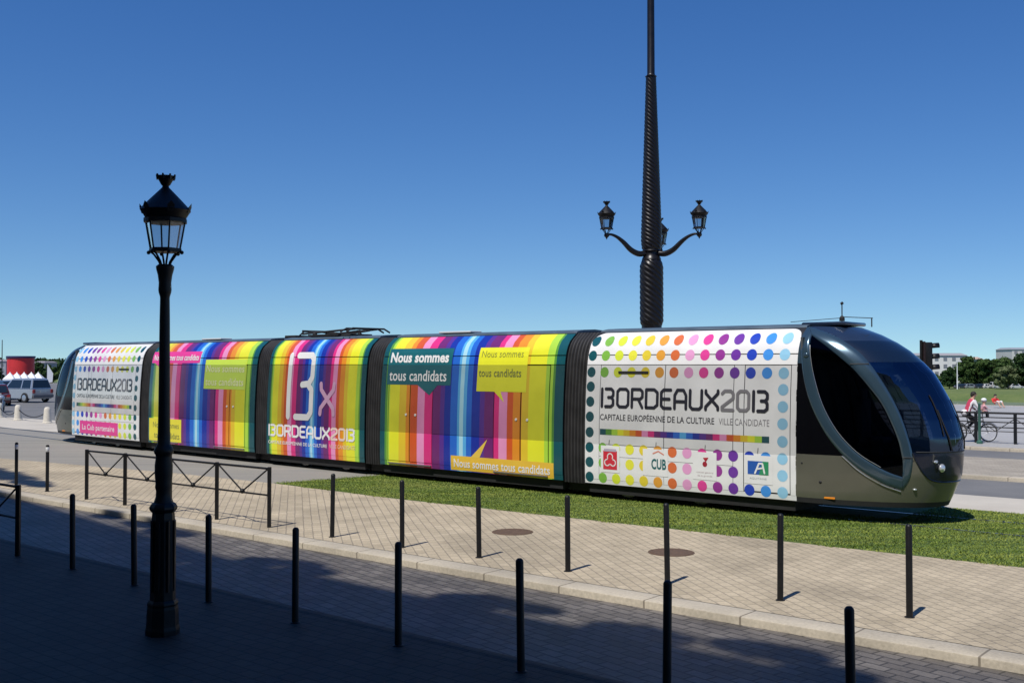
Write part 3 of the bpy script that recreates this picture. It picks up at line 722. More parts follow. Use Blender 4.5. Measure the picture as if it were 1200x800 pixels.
M_SILV = mat('silver_green_paint', (.17,.17,.135), .34, .55, .1, 2, coat=.5)
M_RING = mat('blue_steel_paint', (.045,.085,.12), .22, .45, .06, 2, coat=.8)
M_NROOF = mat('dark_blue_roof', (.02,.035,.07), .25, .2, .1, 2, coat=.6)
M_GLASSW = mat_glass('windshield_glass', (.24,.34,.44), (.50,.66,.95), .03, 1.5, .09)
M_GLASSS = mat_glass('cab_window_glass', (.12,.13,.15), (.35,.42,.55), .02, 1.35, .0)
M_DOORG = mat('black_door_glass', (.003,.003,.004), .12, 0, spec=.2)
M_BUMP = mat('bumper_blue_black', (.006,.011,.028), .25, .1, .1, 3, coat=.4)
M_SEAT = mat('cab_seat_fabric', (.05,.06,.09), .8)
M_CABIN = mat('cab_interior', (.05,.052,.055), .7)
M_LAMPW = mat('lamp_lens_clear', (.75,.78,.8), .1, .6, coat=1)
M_AMB = mat('amber_lens', (.75,.25,.02), .25)
def surf(u, z, off=0., sd=-1):
    z = min(z, 3.515); y = yn(u, z); e = .01
    P = lambda a, c_: Vector((a, -yn(a, c_), c_))
    du = P(min(u+e, ut(z)-.001), z)-P(u-e, z); dv = P(u, min(z+e, 3.518))-P(u, z-e); nrm = du.cross(dv)
    if nrm.length < 1e-9: nrm = Vector((0,-1,0))
    nrm.normalize()
    if nrm.y > 0: nrm = -nrm
    p = Vector((u, -y, z))+nrm*off
    return Vector((p.x, p.y*(-1 if sd > 0 else 1), p.z))
def band(b, A, B, n, bulge, sd):
    a, c_ = spl(A, n), spl(B, n); K_ = 8; base = len(b.v)
    for p, q in zip(a, c_):
        for k in range(K_+1):
            f = k/K_; m_ = p*(1-f)+q*f; b.v.append(tuple(surf(m_.x, m_.y, -.02+(.02+bulge)*min(1,math.sin(math.pi*f)*1.5)**.6, sd)))
    for i in range(len(a)-1):
        for k in range(K_): b.face((base+i*(K_+1)+k, base+i*(K_+1)+k+1, base+(i+1)*(K_+1)+k+1, base+(i+1)*(K_+1)+k))
def make_nose(loc, ang, first=True, lab=None):
    root = T0(link('driver_cab', None, None, loc, ang)); root['label'] = lab
    MM = dict(sunshade_glass=mat('sunshade_glass', (.006,.014,.034), .2, 0, coat=.2), valance=M_UNDER, nose_skirt=M_SILV, windshield=M_GLASSW, bumper=M_BUMP, nose_roof=M_NROOF, cab_side_window=M_GLASSS, shoulder_panel=M_RING, cab_door=M_DOORG)
    for rg, b in nose_parts().items():
        nm = rg.split('|')[0]; b.build(nm, MM[nm], root, smooth=60)
    for sd in (-1, 1):
        b = MB(); band(b, OR, IR, 5, .022, sd); b.build('window_surround', M_RING, root, smooth=60)
        b = MB(); band(b, [(u-.004, z) for u, z in OL], IL, 5, .018, sd); b.build('window_surround', M_RING, root, smooth=60)
        b = MB(); g = [(u, z) for u, z in spl(sh([(5.51,1.16),(5.80,.905),(6.14,.695),(6.42,.585)]), 6)]
        b.tube([surf(u, z, .012, sd) for u, z in g], .011, 6); b.build('chrome_trim', mat('chrome_trim', (.6,.6,.58), .25, .8), root, smooth=60)
        b = MB(); g = [(u-.01, z) for u, z in spl(IL[1:-3], 4)]
        b.tube([surf(u, z, .014, sd) for u, z in g], .006, 6); b.build('chrome_trim', MATS['chrome_trim'], root, smooth=60)
        # seams across the surround
        b = MB(); b.tube([surf(u, 2.76, .026, sd) for u in np.linspace(5.60-4.6646, 5.89-4.6646, 6)], .008, 5); b.tube([surf(u, 1.17, .03, sd) for u in np.linspace(6.46-4.6646, 6.62-4.6646, 5)], .007, 5)
        b.build('body_seam', M_BODYDK, root)
        # lights
        b = MB(); p = surf(6.99-4.6646, .99, .01, sd); b.ball(p, (.05,.10,.075)); b.build('headlight', M_LAMPW, root, smooth=60)
        b = MB(); p = surf(6.92-4.6646, 1.10, .01, sd); b.ball(p, (.03,.09,.03)); b.build('headlight', M_LAMPW, root, smooth=60)
        b = MB(); p = surf(6.62-4.6646, .62, .0, sd); b.ball(p, (.035,.035,.02)); b.build('fog_light', M_LAMPW, root, smooth=60)
        b = MB(); p = surf(.62, .41, .004, sd); b.box(p, (.2,.02,.035), bev=.006); b.build('side_marker', M_AMB, root)
        b = MB(); p = surf(4.83-4.6646, 2.92, .02, sd); b.ball(p, (.05,.03,.05)); b.build('camera_pod', M_RING, root, smooth=60)
        for (u, z, r) in ((.12,1.0,.018),(.46,.68,.028)):
            b = MB(); b.ball(surf(u, z, .0, sd), (r,.012,r)); b.build('jacking_point', M_BODYDK, root, smooth=60)
    # seam lines on the skirt and under the windshield
    b = MB()
    for z in (1.262,):
        pts = [npt(p, z)+Vector((.004,0,0)) for p in np.linspace(.87, math.pi-.87, 40)]; b.tube(pts, .010, 5)
    def fr(y):
        z = .74+.50*min(1, abs(y)/.80)**8; q = abs(y)/wz(z); return Vector((ut(z)*(1-q*q)**(1/2.3)+.003, y, z))
    b.build('windshield_seal', M_BODYDK, root)
    b = MB(); b.tube([fr(y) for y in np.linspace(-.80, .80, 50)], .016, 6); b.build('bumper_seal', M_BUMP, root, smooth=60)
    # inside: floor, bulkhead, console, seat, driver-side posts
    cut = lambda z, s: [(npt(p, z).x*s, npt(p, z).y*s) for p in np.linspace(0, math.pi, 24)]
    b = MB(); P = cut(1.0, .95); n_ = len(P); b.v += [(x, y, 1.0) for x, y in P]+[(x, y, .96) for x, y in P]; b.face(range(n_)); b.face([i+n_ for i in range(n_)]); b.build('cab_floor', M_CABIN, root)
    b = MB(); b.box((.06,0,2.1),(.04,2.1,2.3)); b.box((.09,-.5,1.9),(.03,.7,1.7)); b.build('cab_bulkhead', mat('bulkhead', (.07,.075,.08), .7), root)
    P = [(1.55,1.0),(1.50,1.38),(1.62,1.46),(2.16,1.30),(2.25,1.2),(2.2,1.0)]
    b = MB(); b.prism(P, -.6, .6); b.build('dashboard', M_CABIN, root, smooth=30)
    b = MB(); b.box((1.0,0,1.38),(.46,.46,.12),bev=.04); b.box((.78,0,1.78),(.13,.46,.72),bev=.05); b.box((.77,0,2.22),(.09,.24,.18),bev=.03); b.box((1.0,0,1.17),(.2,.2,.35)); b.build('driver_seat', M_SEAT, root, smooth=40)
    # wipers
    for y0, y1, z1 in ((-.32,-.42,1.98),(.30,.10,1.9)):
        def onws(y, z):
            # front surface x at (y,z)
            w = wz(z); q = min(.999, abs(y)/w); return Vector((ut(z)*(1-q*q)**(1/2.3)+.02, y, z))
        b = MB(); b.tube([onws(y0,1.28), onws((y0+y1)/2,(1.28+z1)/2-.1), onws(y1,z1)], .012, 6); b.tube([onws(y1-.02, z) for z in np.linspace(z1-.45, z1+.25, 8)], .010, 5); b.build('wiper', M_BODYDK, root)
    # destination display behind the top of the glass
    b = MB(); b.box((1.10,0,2.80),(.10,1.0,.24),bev=.01); b.build('destination_display', mat('display_dark', (.03,.04,.03), .4), root)
    # roof hump and antennas
    b = MB(); b.box((.22,0,3.505),(.85,1.0,.07),bev=.03); b.build('roof_hump', M_NROOF, root, smooth=40)
    b = MB(); b.tube([(.42,-.1,3.55),(.42,-.1,3.92)], .011); b.lathe([(.05,3.56),(.05,3.62),(.02,3.66)], (.42,-.1,0), 10); b.tube([(.40,-.1,3.88),(.44,-.1,3.9)], .025); b.build('antenna', M_UNDER, root)
    b = MB(); b.tube([(.42,-.1,3.64),(1.0,-.1,3.60)], .007); b.tube([(.98,-.1,3.61),(.98,-.1,3.44)], .012); b.tube([(-.6,-.1,3.57),(.42,-.1,3.62)], .006); b.build('roof_cable', M_UNDER, root)
    return root
a = path(0.); t = a-path(.5); t /= np.linalg.norm(t); 
a0, b0 = path(SS[0]), path(SS[1]); t = (a0-b0)/np.linalg.norm(a0-b0); n_ = np.array([-t[1], t[0]]); p = a0+n_*1.2
make_nose((p[0], p[1], 0), math.atan2(t[1], t[0]), lab='rounded front cab with blue framed oval side window')
a0, b0 = path(SS[8]), path(SS[9]); t = (a0-b0)/np.linalg.norm(a0-b0); n_ = np.array([-t[1], t[0]]); p = b0+n_*1.2
rear_cab = make_nose((p[0], p[1], 0), math.atan2(-t[1], -t[0]), lab='rounded rear cab in dark glass at the far end')

rear_cab.scale = (1.15, 1, 1)
for o in list(bpy.data.objects):
    if o.parent == rear_cab and o.name.startswith(('roof_cable','antenna')): bpy.data.objects.remove(o)

# ------------------------------------------------------------------ bollards
def make_bollard(white=False):
    b = MB(); b.lathe([(.036,0),(.036,.985),(.031,1.0),(.018,1.012),(.0,1.015)], n=18)
    o = b.build('bollard', M_POST, smooth=40)
    b = MB(); b.lathe([(.055,0),(.055,.006),(.038,.012)], n=18); b.build('base_flange', M_POST, o, smooth=40)
    if white:
        b = MB(); b.lathe([(.0365,.0),(.038,.002),(.038,.10),(.0365,.102)], (0,0,.86), 18); b.build('reflective_band', mat('white_band', (.75,.75,.75), .5), o, smooth=40)
    return o
near = [(-13.83,7.25,'black bollard in the front shaded row, nearest to the end post of the left barrier'),
        (-12.23,7.22,'black bollard in the shaded front row, just left of the street lamp'),
        (-10.71,7.27,'black bollard in the shaded front row, just right of the street lamp'),
        (-9.15,7.29,'black bollard of the front row, second to the right of the street lamp'),
        (-7.63,7.35,'black bollard of the front row, third to the right of the street lamp'),
        (-6.14,7.44,'black bollard of the front row with its foot in shade, fourth right of the lamp'),
        (-4.62,7.45,'black bollard of the front row cut by the bottom edge, overlapping one behind it'),
        (-3.10,7.50,'rightmost black bollard of the front row, cut off by the bottom edge')]
far = [(-13.21,11.26,'black bollard on the sunlit pavement, first right of the braced barrier'),
       (-11.66,11.31,'black bollard on the sunlit pavement, second right of the braced barrier'),
       (-10.20,11.42,'black sunlit bollard just left of the round manhole cover nearer the tram middle'),
       (-8.62,11.43,'black sunlit bollard between the two round manhole covers'),
       (-7.16,11.57,'black sunlit bollard beside the right manhole cover, below the dotted carriage'),
       (-5.66,11.63,'black sunlit bollard below the front cab, second from the right in the far row'),
       (-4.20,11.76,'rightmost black sunlit bollard of the far row by the kerb')]
B0 = make_bollard(); first = True
for t_, n_, lab in near+far:
    o = B0 if first else copy_tree(B0); first = False
    o.location = TN(t_, n_); o.rotation_euler = (R(random.uniform(-.9,.9)), R(random.uniform(-.9,.9)), 0); tag(o, lab, 'bollard', 'black bollards along the kerb')
B1 = make_bollard(True)
for i, (t_, n_, lab) in enumerate([(-23.93,11.21,'black bollard with white band near its top, at the far left edge'), (-22.68,11.30,'black bollard with white band near its top, left of the braced barrier')]):
    o = B1 if i == 0 else copy_tree(B1); o.location = TN(t_, n_); o.scale = (1,1,1.0); tag(o, lab, 'bollard', 'white banded bollards')

# ------------------------------------------------------------------ braced barriers
def barrier(posts, label, H_=1.02, group='braced pedestrian barriers'):
    """posts: list of world points"""
    P = [Vector(p) for p in posts]; root = empty('pedestrian_barrier', P[0], 0, label, 'barrier', group)
    Lc = lambda p: Vector(p)-P[0]
    for p in P:
        b = MB(); q = Lc(p); b.box((q.x,q.y,H_/2),(.06,.06,H_), bev=.006); b.build('post', M_POST, root)
    for a, c_ in zip(P[:-1], P[1:]):
        a, c_ = Lc(a), Lc(c_); b = MB(); z = lambda h: Vector((0,0,h)); mid = (a+c_)/2
        b.tube([a+z(H_-.03), c_+z(H_-.03)], .02, 8); b.tube([a+z(.54), c_+z(.54)], .016, 8)
        b.tube([a*.97+c_*.03+z(H_-.04), mid+z(.56)], .014, 6); b.tube([c_*.97+a*.03+z(H_-.04), mid+z(.56)], .014, 6)
        b.ball(tuple(mid+z(.56)), .045, seg=10); b.build('rail_panel', M_POST, root, smooth=40)
    return root
barrier([TN(-20.74,11.16), TN(-19.30,11.18), TN(-17.75,11.2), TN(-16.28,11.21), TN(-14.81,11.24)], 'black steel barrier with V bracing on the sunlit pavement behind the lamp post')
barrier([TN(-15.39,7.24), TN(-16.9,7.24), TN(-18.4,7.22), TN(-19.9,7.22)], 'black steel barrier with V bracing in the shade at the left edge')

# ------------------------------------------------------------------ street lamps
def lantern(parent, sc, base, clean=True):
    """hexagonal lantern; base = world-ish local point of its foot ring; total height about .78*sc"""
    M_ = Matrix.Translation(base) @ Matrix.Scale(sc, 4)
    root = link('lantern', None, parent)
    g = MB(); n = 6
    # frame: ring, posts
    g.lathe([(.150,.12),(.160,.125),(.160,.155),(.146,.16)], n=n, M=M_)
    for i in range(n):
        a = 2*math.pi*i/n; c_, s_ = math.cos(a), math.sin(a)
        g.tube([(.146*c_,.146*s_,.155),(.192*c_,.192*s_,.415)], .0085, 6, M=M_)
        g.tube([(.15*c_,.15*s_,.13),(.11*c_,.11*s_,.10),(.06*c_,.06*s_,.03),(.045*c_,.045*s_,-.01)], .010, 6, M=M_)
        g.ball((.163*c_,.163*s_,.118), .02, M=M_, seg=8)
    g.build('lantern_frame', M_BLK, root)
    g = MB(); g.lathe([(.19,.405),(.208,.41),(.208,.445),(.196,.455),(.235,.52),(.246,.53),(.235,.545),(.142,.645),(.05,.740),(.036,.755),(.03,.77),(.045,.785),(.07,.83),(.085,.87),(.06,.855),(.0,.85)], n=12, M=M_)
    for i in range(n):
        a = 2*math.pi*i/n+math.pi/6*0; c_, s_ = math.cos(a), math.sin(a)
        g.add([(.225*c_-.03*s_,.225*s_+.03*c_,.50),(.225*c_+.03*s_,.225*s_-.03*c_,.50),(.245*c_+.035*s_,.245*s_-.035*c_,.56),(.256*c_,.256*s_,.60),(.245*c_-.035*s_,.245*s_+.035*c_,.56),(.20*c_,.20*s_,.53)],
              [(0,1,2,3,4),(0,4,5),(4,3,5),(3,2,5),(2,1,5),(1,0,5)], M_)
    for i in range(8):
        a = 2*math.pi*i/8; g.tube([(.075*math.cos(a),.075*math.sin(a),.84),(.092*math.cos(a),.092*math.sin(a),.885)], [.02,.008], 5, M=M_)
    g.build('lantern_hood', M_BLK, root, smooth=30)
    g = MB(); g.lathe([(.143,.16),(.188,.405)], n=n, M=M_); g.f = g.f[:-2]; g.mi = g.mi[:-2]; g.col = g.col[:-2]
    g.build('glass', mat_glass('lantern_glass', (.78,.80,.82), (.9,.9,.9), .15, 1.3, .06), root)
    return root
def fl(b, prof, n=8, M=None): b.lathe(prof, n=n, rot=math.pi/n, M=M)
def street_lamp():
    p = TN(-9.82,6.12); root = empty('street_lamp', p, 0, 'black cast iron street lamp standing in the shaded foreground', 'street lamp')
    b = MB(); b.lathe([(.170,0),(.170,.05),(.162,.09),(.155,.26),(.150,.29),(.155,.31),(.150,.33),(.135,.35)], n=8, rot=math.pi/8)
    b.build('base', M_BLK, root)
    b = MB(); b.lathe([(.128,.34),(.122,.60),(.115,1.18),(.110,1.24),(.130,1.26),(.140,1.28),(.138,1.30),(.12,1.33),(.095,1.345)], n=8, rot=math.pi/8)
    for i in range(8):
        a = 2*math.pi*i/8; b.box((.118*math.cos(a),.118*math.sin(a),.80),(.016,.05,.72), M=Matrix.Rotation(0,4,'Z'), bev=.004)
    b.build('pedestal', M_BLK, root)
    b = MB(); b.lathe([(.098,1.34),(.078,1.40),(.074,1.46),(.085,1.50),(.080,1.54),(.088,1.62),(.090,1.72),(.080,1.80),(.082,1.83),(.096,1.85),(.098,1.88),(.085,1.91),(.065,1.94),(.062,2.05),(.058,2.3),(.052,3.2),(.048,3.44),(.050,3.46),(.062,3.50),(.066,3.53),(.062,3.60),(.072,3.68),(.088,3.74),(.092,3.77),(.070,3.79)], n=20)
    b.build('shaft', M_BLK, root, smooth=35)
    lantern(root, 1.055, Vector((0,0,3.79)))
    return root
street_lamp()
def mast_lamp():
    X = 4.72; Y = 36.; root = empty('lamp_mast', (X, Y, 0), 0, 'tall dark mast with spiral fluted column and three curved lantern arms rising behind the tram', 'lamp mast')
    def spiral(z0, z1, rf, turns, lobes=9, nseg=90, nth=72, amp=.045):
        b = MB()
        for k in range(nseg+1):
            f = k/nseg; z = z0+(z1-z0)*f; r = rf(f)
            for i in range(nth):
                a = 2*math.pi*i/nth; q = r*(1-amp+amp*abs(math.cos(lobes/2*(a)+turns*math.pi*f)))
                b.v.append((q*math.cos(a), q*math.sin(a), z))
        for k in range(nseg):
            for i in range(nth):
                j = (i+1) % nth; b.face((k*nth+i, k*nth+j, (k+1)*nth+j, (k+1)*nth+i))
        b.face(range(nth)); b.face([nseg*nth+i for i in range(nth)]); return b
    M_M = mat('mast_bronze', (.012,.011,.012), .34, .3, .2, 5)
    b = MB(); b.lathe([(.62,0),(.62,.25),(.5,.35),(.46,.9),(.40,1.2),(.36,2.2),(.34,4.08)], n=24); b.build('mast_foot', M_M, root, smooth=40)
    h = lambda y: 2.76+(426.8-y)/34.7
    spiral(h(383)+.0, h(303), lambda f: .40*(1-.22*max(0, 1-f/.10)**2-.28*max(0,(f-.86)/.14)**2), 13, amp=.09).build('lower_column', M_M, root, smooth=60)
    b = MB(); z = h(303); b.lathe([(.28,z-.08),(.33,z-.04),(.30,z+.05),(.26,z+.1),(.26,z+.22),(.31,z+.26),(.29,z+.32)], n=24); b.build('collar', M_M, root, smooth=40)
    spiral(h(294), h(88), lambda f: np.interp(f, [0,.015,.05,.1,1], [.27,.33,.355,.355,.175]), 44, nseg=300, amp=.09).build('upper_column', M_M, root, smooth=60)
    b = MB(); z = h(88); b.lathe([(.19,z-.02),(.20,z),(.15,z+.03),(.13,z+.08),(.12,z+3),(.10,z+7)], n=20); b.build('top_pole', M_M, root, smooth=40)
    for ang in (72, 201, 332):
        a = R(ang); c_, s_ = math.cos(a), math.sin(a); z = h(297 if ang != 72 else 306)
        pts = [(.25,0),(.50,-.02),(.78,.10),(1.05,.34),(1.28,.50),(1.5,.58),(1.68,.57)]
        rs = [.10,.10,.09,.075,.055,.042,.035]
        sp = spl([(x, q) for x, q in pts], 4); rr_ = np.interp(np.linspace(0, 1, len(sp)), np.linspace(0, 1, 7), rs)
        b = MB(); b.tube([(x*c_, x*s_, z+q) for x, q in [(v.x, v.y) for v in sp]], [float(x) for x in rr_], 10)
        b.ball((1.68*c_,1.68*s_,z+.55), (.09,.09,.08)); b.lathe([(.0,z+.40),(.03,z+.46),(.05,z+.5)], (1.68*c_,1.68*s_,0), 10)
        arm = b.build('arm', M_M, root, smooth=50)
        lantern(arm, 1.22, Vector((1.68*c_, 1.68*s_, z+.61)))
mast_lamp()

# ------------------------------------------------------------------ manhole covers
for i, (x, y, lab) in enumerate([(.01,17.63,'round rusty manhole cover in the pavers, the left one nearer the tram'), (2.34,15.72,'round rusty manhole cover in the pavers beside a bollard, the right one')]):
    b = MB(); b.lathe([(.34,0),(.34,.006),(.325,.010),(.322,.006),(.31,.006),(.308,.010),(0,.010)], n=40)
    o = b.build('manhole_cover', mat('rusty_iron', (.12,.075,.05), .75, .2, .3, 20, .4), smooth=30, loc=(x, y, 0)); tag(o, lab, 'manhole cover', 'manhole covers')

# ------------------------------------------------------------------ stone bollards with chain (left)
M_STONE = mat('pale_limestone', (.62,.58,.50), .85, 0, .12, 9, .3)
pst = [Vector((-24.5,52.93,0)), Vector((-21.9,50.3,0)), Vector((-26.7,55.6,0))]
for p, lab in zip(pst, ['pale stone bollard with chain left of the tram rear', 'pale stone bollard partly hidden by the tram rear', 'pale stone bollard at the far left edge']):
    b = MB(); b.lathe([(.22,0),(.22,.04),(.19,.06),(.15,.62),(.14,.68),(.10,.74),(0,.76)], n=20); o = b.build('stone_bollard', M_STONE, smooth=40, loc=p); tag(o, lab, 'bollard', 'stone bollards with chains')
for a, c_ in ((0,1),(0,2)):
    b = MB(); A, B_ = pst[a], pst[c_]; pts = []
    for i in range(15):
        f = i/14; q = A*(1-f)+B_*f; pts.append((q.x, q.y, .55-.34*4*f*(1-f)))
    b.tube(pts, .022, 6); tag(b.build('chain', M_BLK, smooth=50), 'dark chain hanging right of the stone bollard towards the tram' if c_ == 1 else 'dark chain hanging left of the stone bollard towards the picture edge', 'chain', 'chains between stone bollards')

# ------------------------------------------------------------------ vehicles
M_TYRE = mat('tyre', (.015,.015,.015), .85); M_HUB = mat('alloy', (.55,.56,.58), .3, .8); M_CARG = mat('car_glass', (.012,.02,.028), .06, 0, spec=.8)
def wheel(parent, x, y, r, w=.2):
    b = MB(); Mx = Matrix.Translation((x, y, r)) @ Matrix.Rotation(R(90), 4, 'X')
    b.lathe([(r*.62,-w/2),(r*.92,-w/2),(r,-w/2+.03),(r,w/2-.03),(r*.92,w/2),(r*.62,w/2)], n=22, M=Mx); o = b.build('wheel', M_TYRE, parent, smooth=40)
    b = MB(); b.lathe([(0,-w/2-.02),(r*.2,-w/2-.02),(r*.6,-w/2-.006),(r*.6,w/2+.006),(r*.2,w/2+.02),(0,w/2+.02)], n=16, M=Mx); b.build('rim', M_HUB, o, smooth=30)
def car(loc, ang, paint, dims, label, suv=False):
    L, Wd, H_ = dims; root = empty('parked_car', loc, ang, label, 'car', 'cars parked beyond the tram')
    r = .36 if suv else .31; hb = .28 if suv else .2; bl = H_*.56
    h = L/2
    if suv: side = [(-h,.45),(-h,bl*.98),(-h+.1,bl),(h-1.25,bl),(h-.35,bl-.12),(h-.05,bl-.3),(h,.5),(h-.1,hb),(-h+.1,hb)]; top = [(-h+.12,bl),(-h+.28,H_-.05),(-h+.45,H_),(h-2.1,H_),(h-1.85,H_-.05),(h-1.2,bl)]
    else: side = [(-h,.5),(-h+.03,bl*.95),(-h+.15,bl),(h-1.1,bl),(h-.3,bl-.14),(h-.04,bl-.32),(h,.45),(h-.1,hb),(-h+.1,hb)]; top = [(-h+.15,bl),(-h+.7,H_-.04),(-h+1.0,H_),(h-2.1,H_),(h-1.8,H_-.04),(h-1.05,bl)]
    bm = bmesh.new()
    def ext(poly, w0, w1f):
        vs = []
        for sy in (-1, 1):
            vs.append([bm.verts.new((x, sy*w1f(z), z)) for x, z in poly])
        n = len(poly); bm.faces.new(vs[0]); bm.faces.new(vs[1][::-1])
        for i in range(n): bm.faces.new((vs[0][i], vs[1][i], vs[1][(i+1) % n], vs[0][(i+1) % n]))
    ext(side, 0, lambda z: Wd/2-(.05 if z > bl-.02 else 0)-(.06 if z < .3 else 0)); ext([(x, z if z > bl else z-.01) for x, z in top], 0, lambda z: Wd/2-.06-(z-bl)*.28)
    bmesh.ops.recalc_face_normals(bm, faces=bm.faces); bmesh.ops.bevel(bm, geom=bm.edges[:], offset=.045, segments=2, affect='EDGES')
    me = bpy.data.meshes.new('car_body'); bm.to_mesh(me); bm.free(); me.materials.append(paint); me.polygons.foreach_set('use_smooth', [True]*len(me.polygons)); me.set_sharp_from_angle(angle=R(35))
    link('car_body', me, root)
    for sx, sy in ((-1,-1),(-1,1),(1,-1),(1,1)):
        wheel(root, sx*(h-.82)-(0 if sx < 0 else .05), sy*(Wd/2-.06), r)
    # windows
    xs = [top[1][0]+.12, (top[1][0]+top[3][0])/2-.05, (top[1][0]+top[3][0])/2+.05, top[3][0]+.15]
    zl, zh = bl+.06, H_-.12; yf = lambda z: Wd/2-.06-(z-bl)*.28+.004
    for sy in (-1, 1):
        for (x0, x1, xa, xb) in ((xs[0]-.1, xs[1], xs[0], xs[1]), (xs[2], xs[3]+.45, xs[2], xs[3])):
            b = MB(); b.add([(x0,sy*yf(zl),zl),(x1,sy*yf(zl),zl),(xb,sy*yf(zh),zh),(xa,sy*yf(zh),zh)], [(0,1,2,3)]); b.build('side_window', M_CARG, root)
    def slant(p, q, name, s):
        b = MB(); (x0, z0), (x1, z1) = p, q; v0 = Vector((x0,0,z0)); v1 = Vector((x1,0,z1)); d = v1-v0; nrm = Vector((d.z,0,-d.x)).normalized()*.008*s
        a_, c_ = v0+d*.12+nrm, v0+d*.88+nrm
        b.add([(a_.x,-yf(a_.z)+.07,a_.z),(a_.x,yf(a_.z)-.07,a_.z),(c_.x,yf(c_.z)-.07,c_.z),(c_.x,-yf(c_.z)+.07,c_.z)], [(0,1,2,3)]); b.build(name, M_CARG, root)
    slant(top[5], top[4], 'windscreen', 1); slant(top[0], top[1], 'rear_window', -1)
    for sy in (-1, 1):
        b = MB(); b.box((-h-.01, sy*(Wd/2-.16), bl-.16),(.06,.2,.26 if suv else .16),bev=.015); b.build('tail_light', mat('tail_red', (.35,.02,.02), .2), root)
        b = MB(); b.box((h-.16, sy*(Wd/2-.28), bl-.33),(.25,.34,.13),bev=.03); b.build('headlight', M_LAMPW, root)
    b = MB(); b.box((-h-.02,0,.48),(.14,Wd-.1,.22),bev=.04); b.build('bumper', mat('bumper_grey', (.12,.12,.13), .5), root)
    b = MB(); b.box((-h-.03,0,.80),(.02,.52,.12)); b.build('number_plate', mat('plate_white', (.6,.6,.55), .4), root)
    return root
M_SUV = mat('silver_car_paint', (.42,.46,.50), .28, .5, coat=.8); M_DK = mat('dark_blue_car_paint', (.04,.06,.09), .25, .3, coat=.8); M_RD = mat('dark_red_car_paint', (.10,.015,.02), .25, .2, coat=.8)
def gx(px, Y): return (px-600)/1249*Y
car((gx(27,78),78,0), R(152), M_SUV, (4.4,1.82,1.75), 'silver off-road car parked left of the tram rear', True)
car((gx(6,84),84,0), R(135), M_DK, (4.2,1.75,1.5), 'dark blue car parked behind the silver car at the left edge')
car((gx(-6,72),72,0), R(120), M_RD, (4.1,1.72,1.45), 'dark red car cut off by the left edge in front of the blue car')
car((gx(-40,92),92,0), R(120), mat('white_car_paint',(.6,.6,.6),.3,coat=.8), (4.1,1.72,1.45), 'white car parked beyond the left edge')
def motorcycle():
    root = empty('motorcycle', (gx(3,62),62,0), R(-70), 'parked motorcycle with bright headlamp at the left edge by the chain', 'motorcycle')
    for x in (-.7,.7):
        b = MB(); b.tube([(x+.27*math.cos(a), 0, .31+.27*math.sin(a)) for a in np.linspace(0, 2*math.pi, 21)[:-1]], .05, 8, True); o = b.build('wheel', M_TYRE, root, smooth=50)
        b = MB(); b.lathe([(.22,-.02),(.23,0),(.22,.02)], n=16, M=Matrix.Translation((x,0,.31)) @ Matrix.Rotation(R(90),4,'X')); b.build('rim', M_HUB, o)
    b = MB(); b.box((0,0,.45),(.5,.3,.36),bev=.06); b.tube([(-.7,0,.31),(0,0,.4)], .04); b.build('engine', mat('engine_metal',(.2,.2,.2),.4,.6), root, smooth=40)
    b = MB(); b.ball((.12,0,.82),(.32,.16,.14)); b.build('fuel_tank', mat('tank_grey',(.3,.32,.34),.25,coat=.8), root, smooth=60)
    b = MB(); b.box((-.42,0,.80),(.62,.26,.1),bev=.04); b.build('seat', M_TYRE, root, smooth=40)
    b = MB(); b.tube([(.7,-.1,.31),(.5,-.1,.95)], .025); b.tube([(.7,.1,.31),(.5,.1,.95)], .025); b.tube([(.35,-.36,1.05),(.5,-.1,1.0),(.5,.1,1.0),(.35,.36,1.05)], .018); b.build('fork', M_HUB, root, smooth=40)
    b = MB(); b.ball((.6,0,.86),(.09,.1,.1)); b.build('headlight', M_LAMPW, root, smooth=60)
    for y in (-.3,.3):
        b = MB(); b.tube([(.4,y,1.04),(.42,y,1.18)], .008); b.ball((.42,y,1.2),(.015,.06,.04)); b.build('mirror', M_TYRE, root)
motorcycle()

# ------------------------------------------------------------------ tents, red kiosk, left background
M_TENT = mat('white_canvas', (.8,.8,.8), .7, 0, .05, 2)
for i, px in enumerate((12,20,28.5,37,45)):
    Y = 93+i*.6; s_ = .35; x = gx(px, Y); root = empty('market_tent', (x, Y, 0), R(10), ['white pointed tent, leftmost of the row before the red kiosk','white pointed tent, second from left before the red kiosk','white pointed tent in the middle of the row before the red kiosk','white pointed tent before the right edge of the red kiosk','white pointed tent, rightmost of the row beside the tram rear'][i], 'tent', 'white tents in a row')
    b = MB(); b.add([(-.46,-.5,1.5),(.46,-.5,1.5),(.46,.5,1.5),(-.46,.5,1.5),(-.06,-.06,1.98),(.06,-.06,1.98),(.06,.06,1.98),(-.06,.06,1.98),(0,0,2.12),(-.46,-.5,1.25),(.46,-.5,1.25),(.46,.5,1.25),(-.46,.5,1.25)],
        [(0,1,5,4),(1,2,6,5),(2,3,7,6),(3,0,4,7),(4,5,8),(5,6,8),(6,7,8),(7,4,8),(9,10,1,0),(10,11,2,1),(11,12,3,2),(12,9,0,3)]); b.build('canopy', M_TENT, root)
    for sx in (-.34,.34):
        for sy in (-.48,.48): MB().tube([(sx,sy,0),(sx,sy,1.4)], .02, 6).build('pole', M_HUB, root)
Y = 108; root = empty('red_kiosk', (gx(24.5,Y),Y,0), 0, 'big red drum shaped kiosk with dark rim above the white tents', 'kiosk')
b = MB(); b.lathe([(1.28,0),(1.28,3.4)], n=32); b.build('drum', mat('red_panel', (.62,.03,.03), .5, 0, .2, 1.2), root, smooth=40)
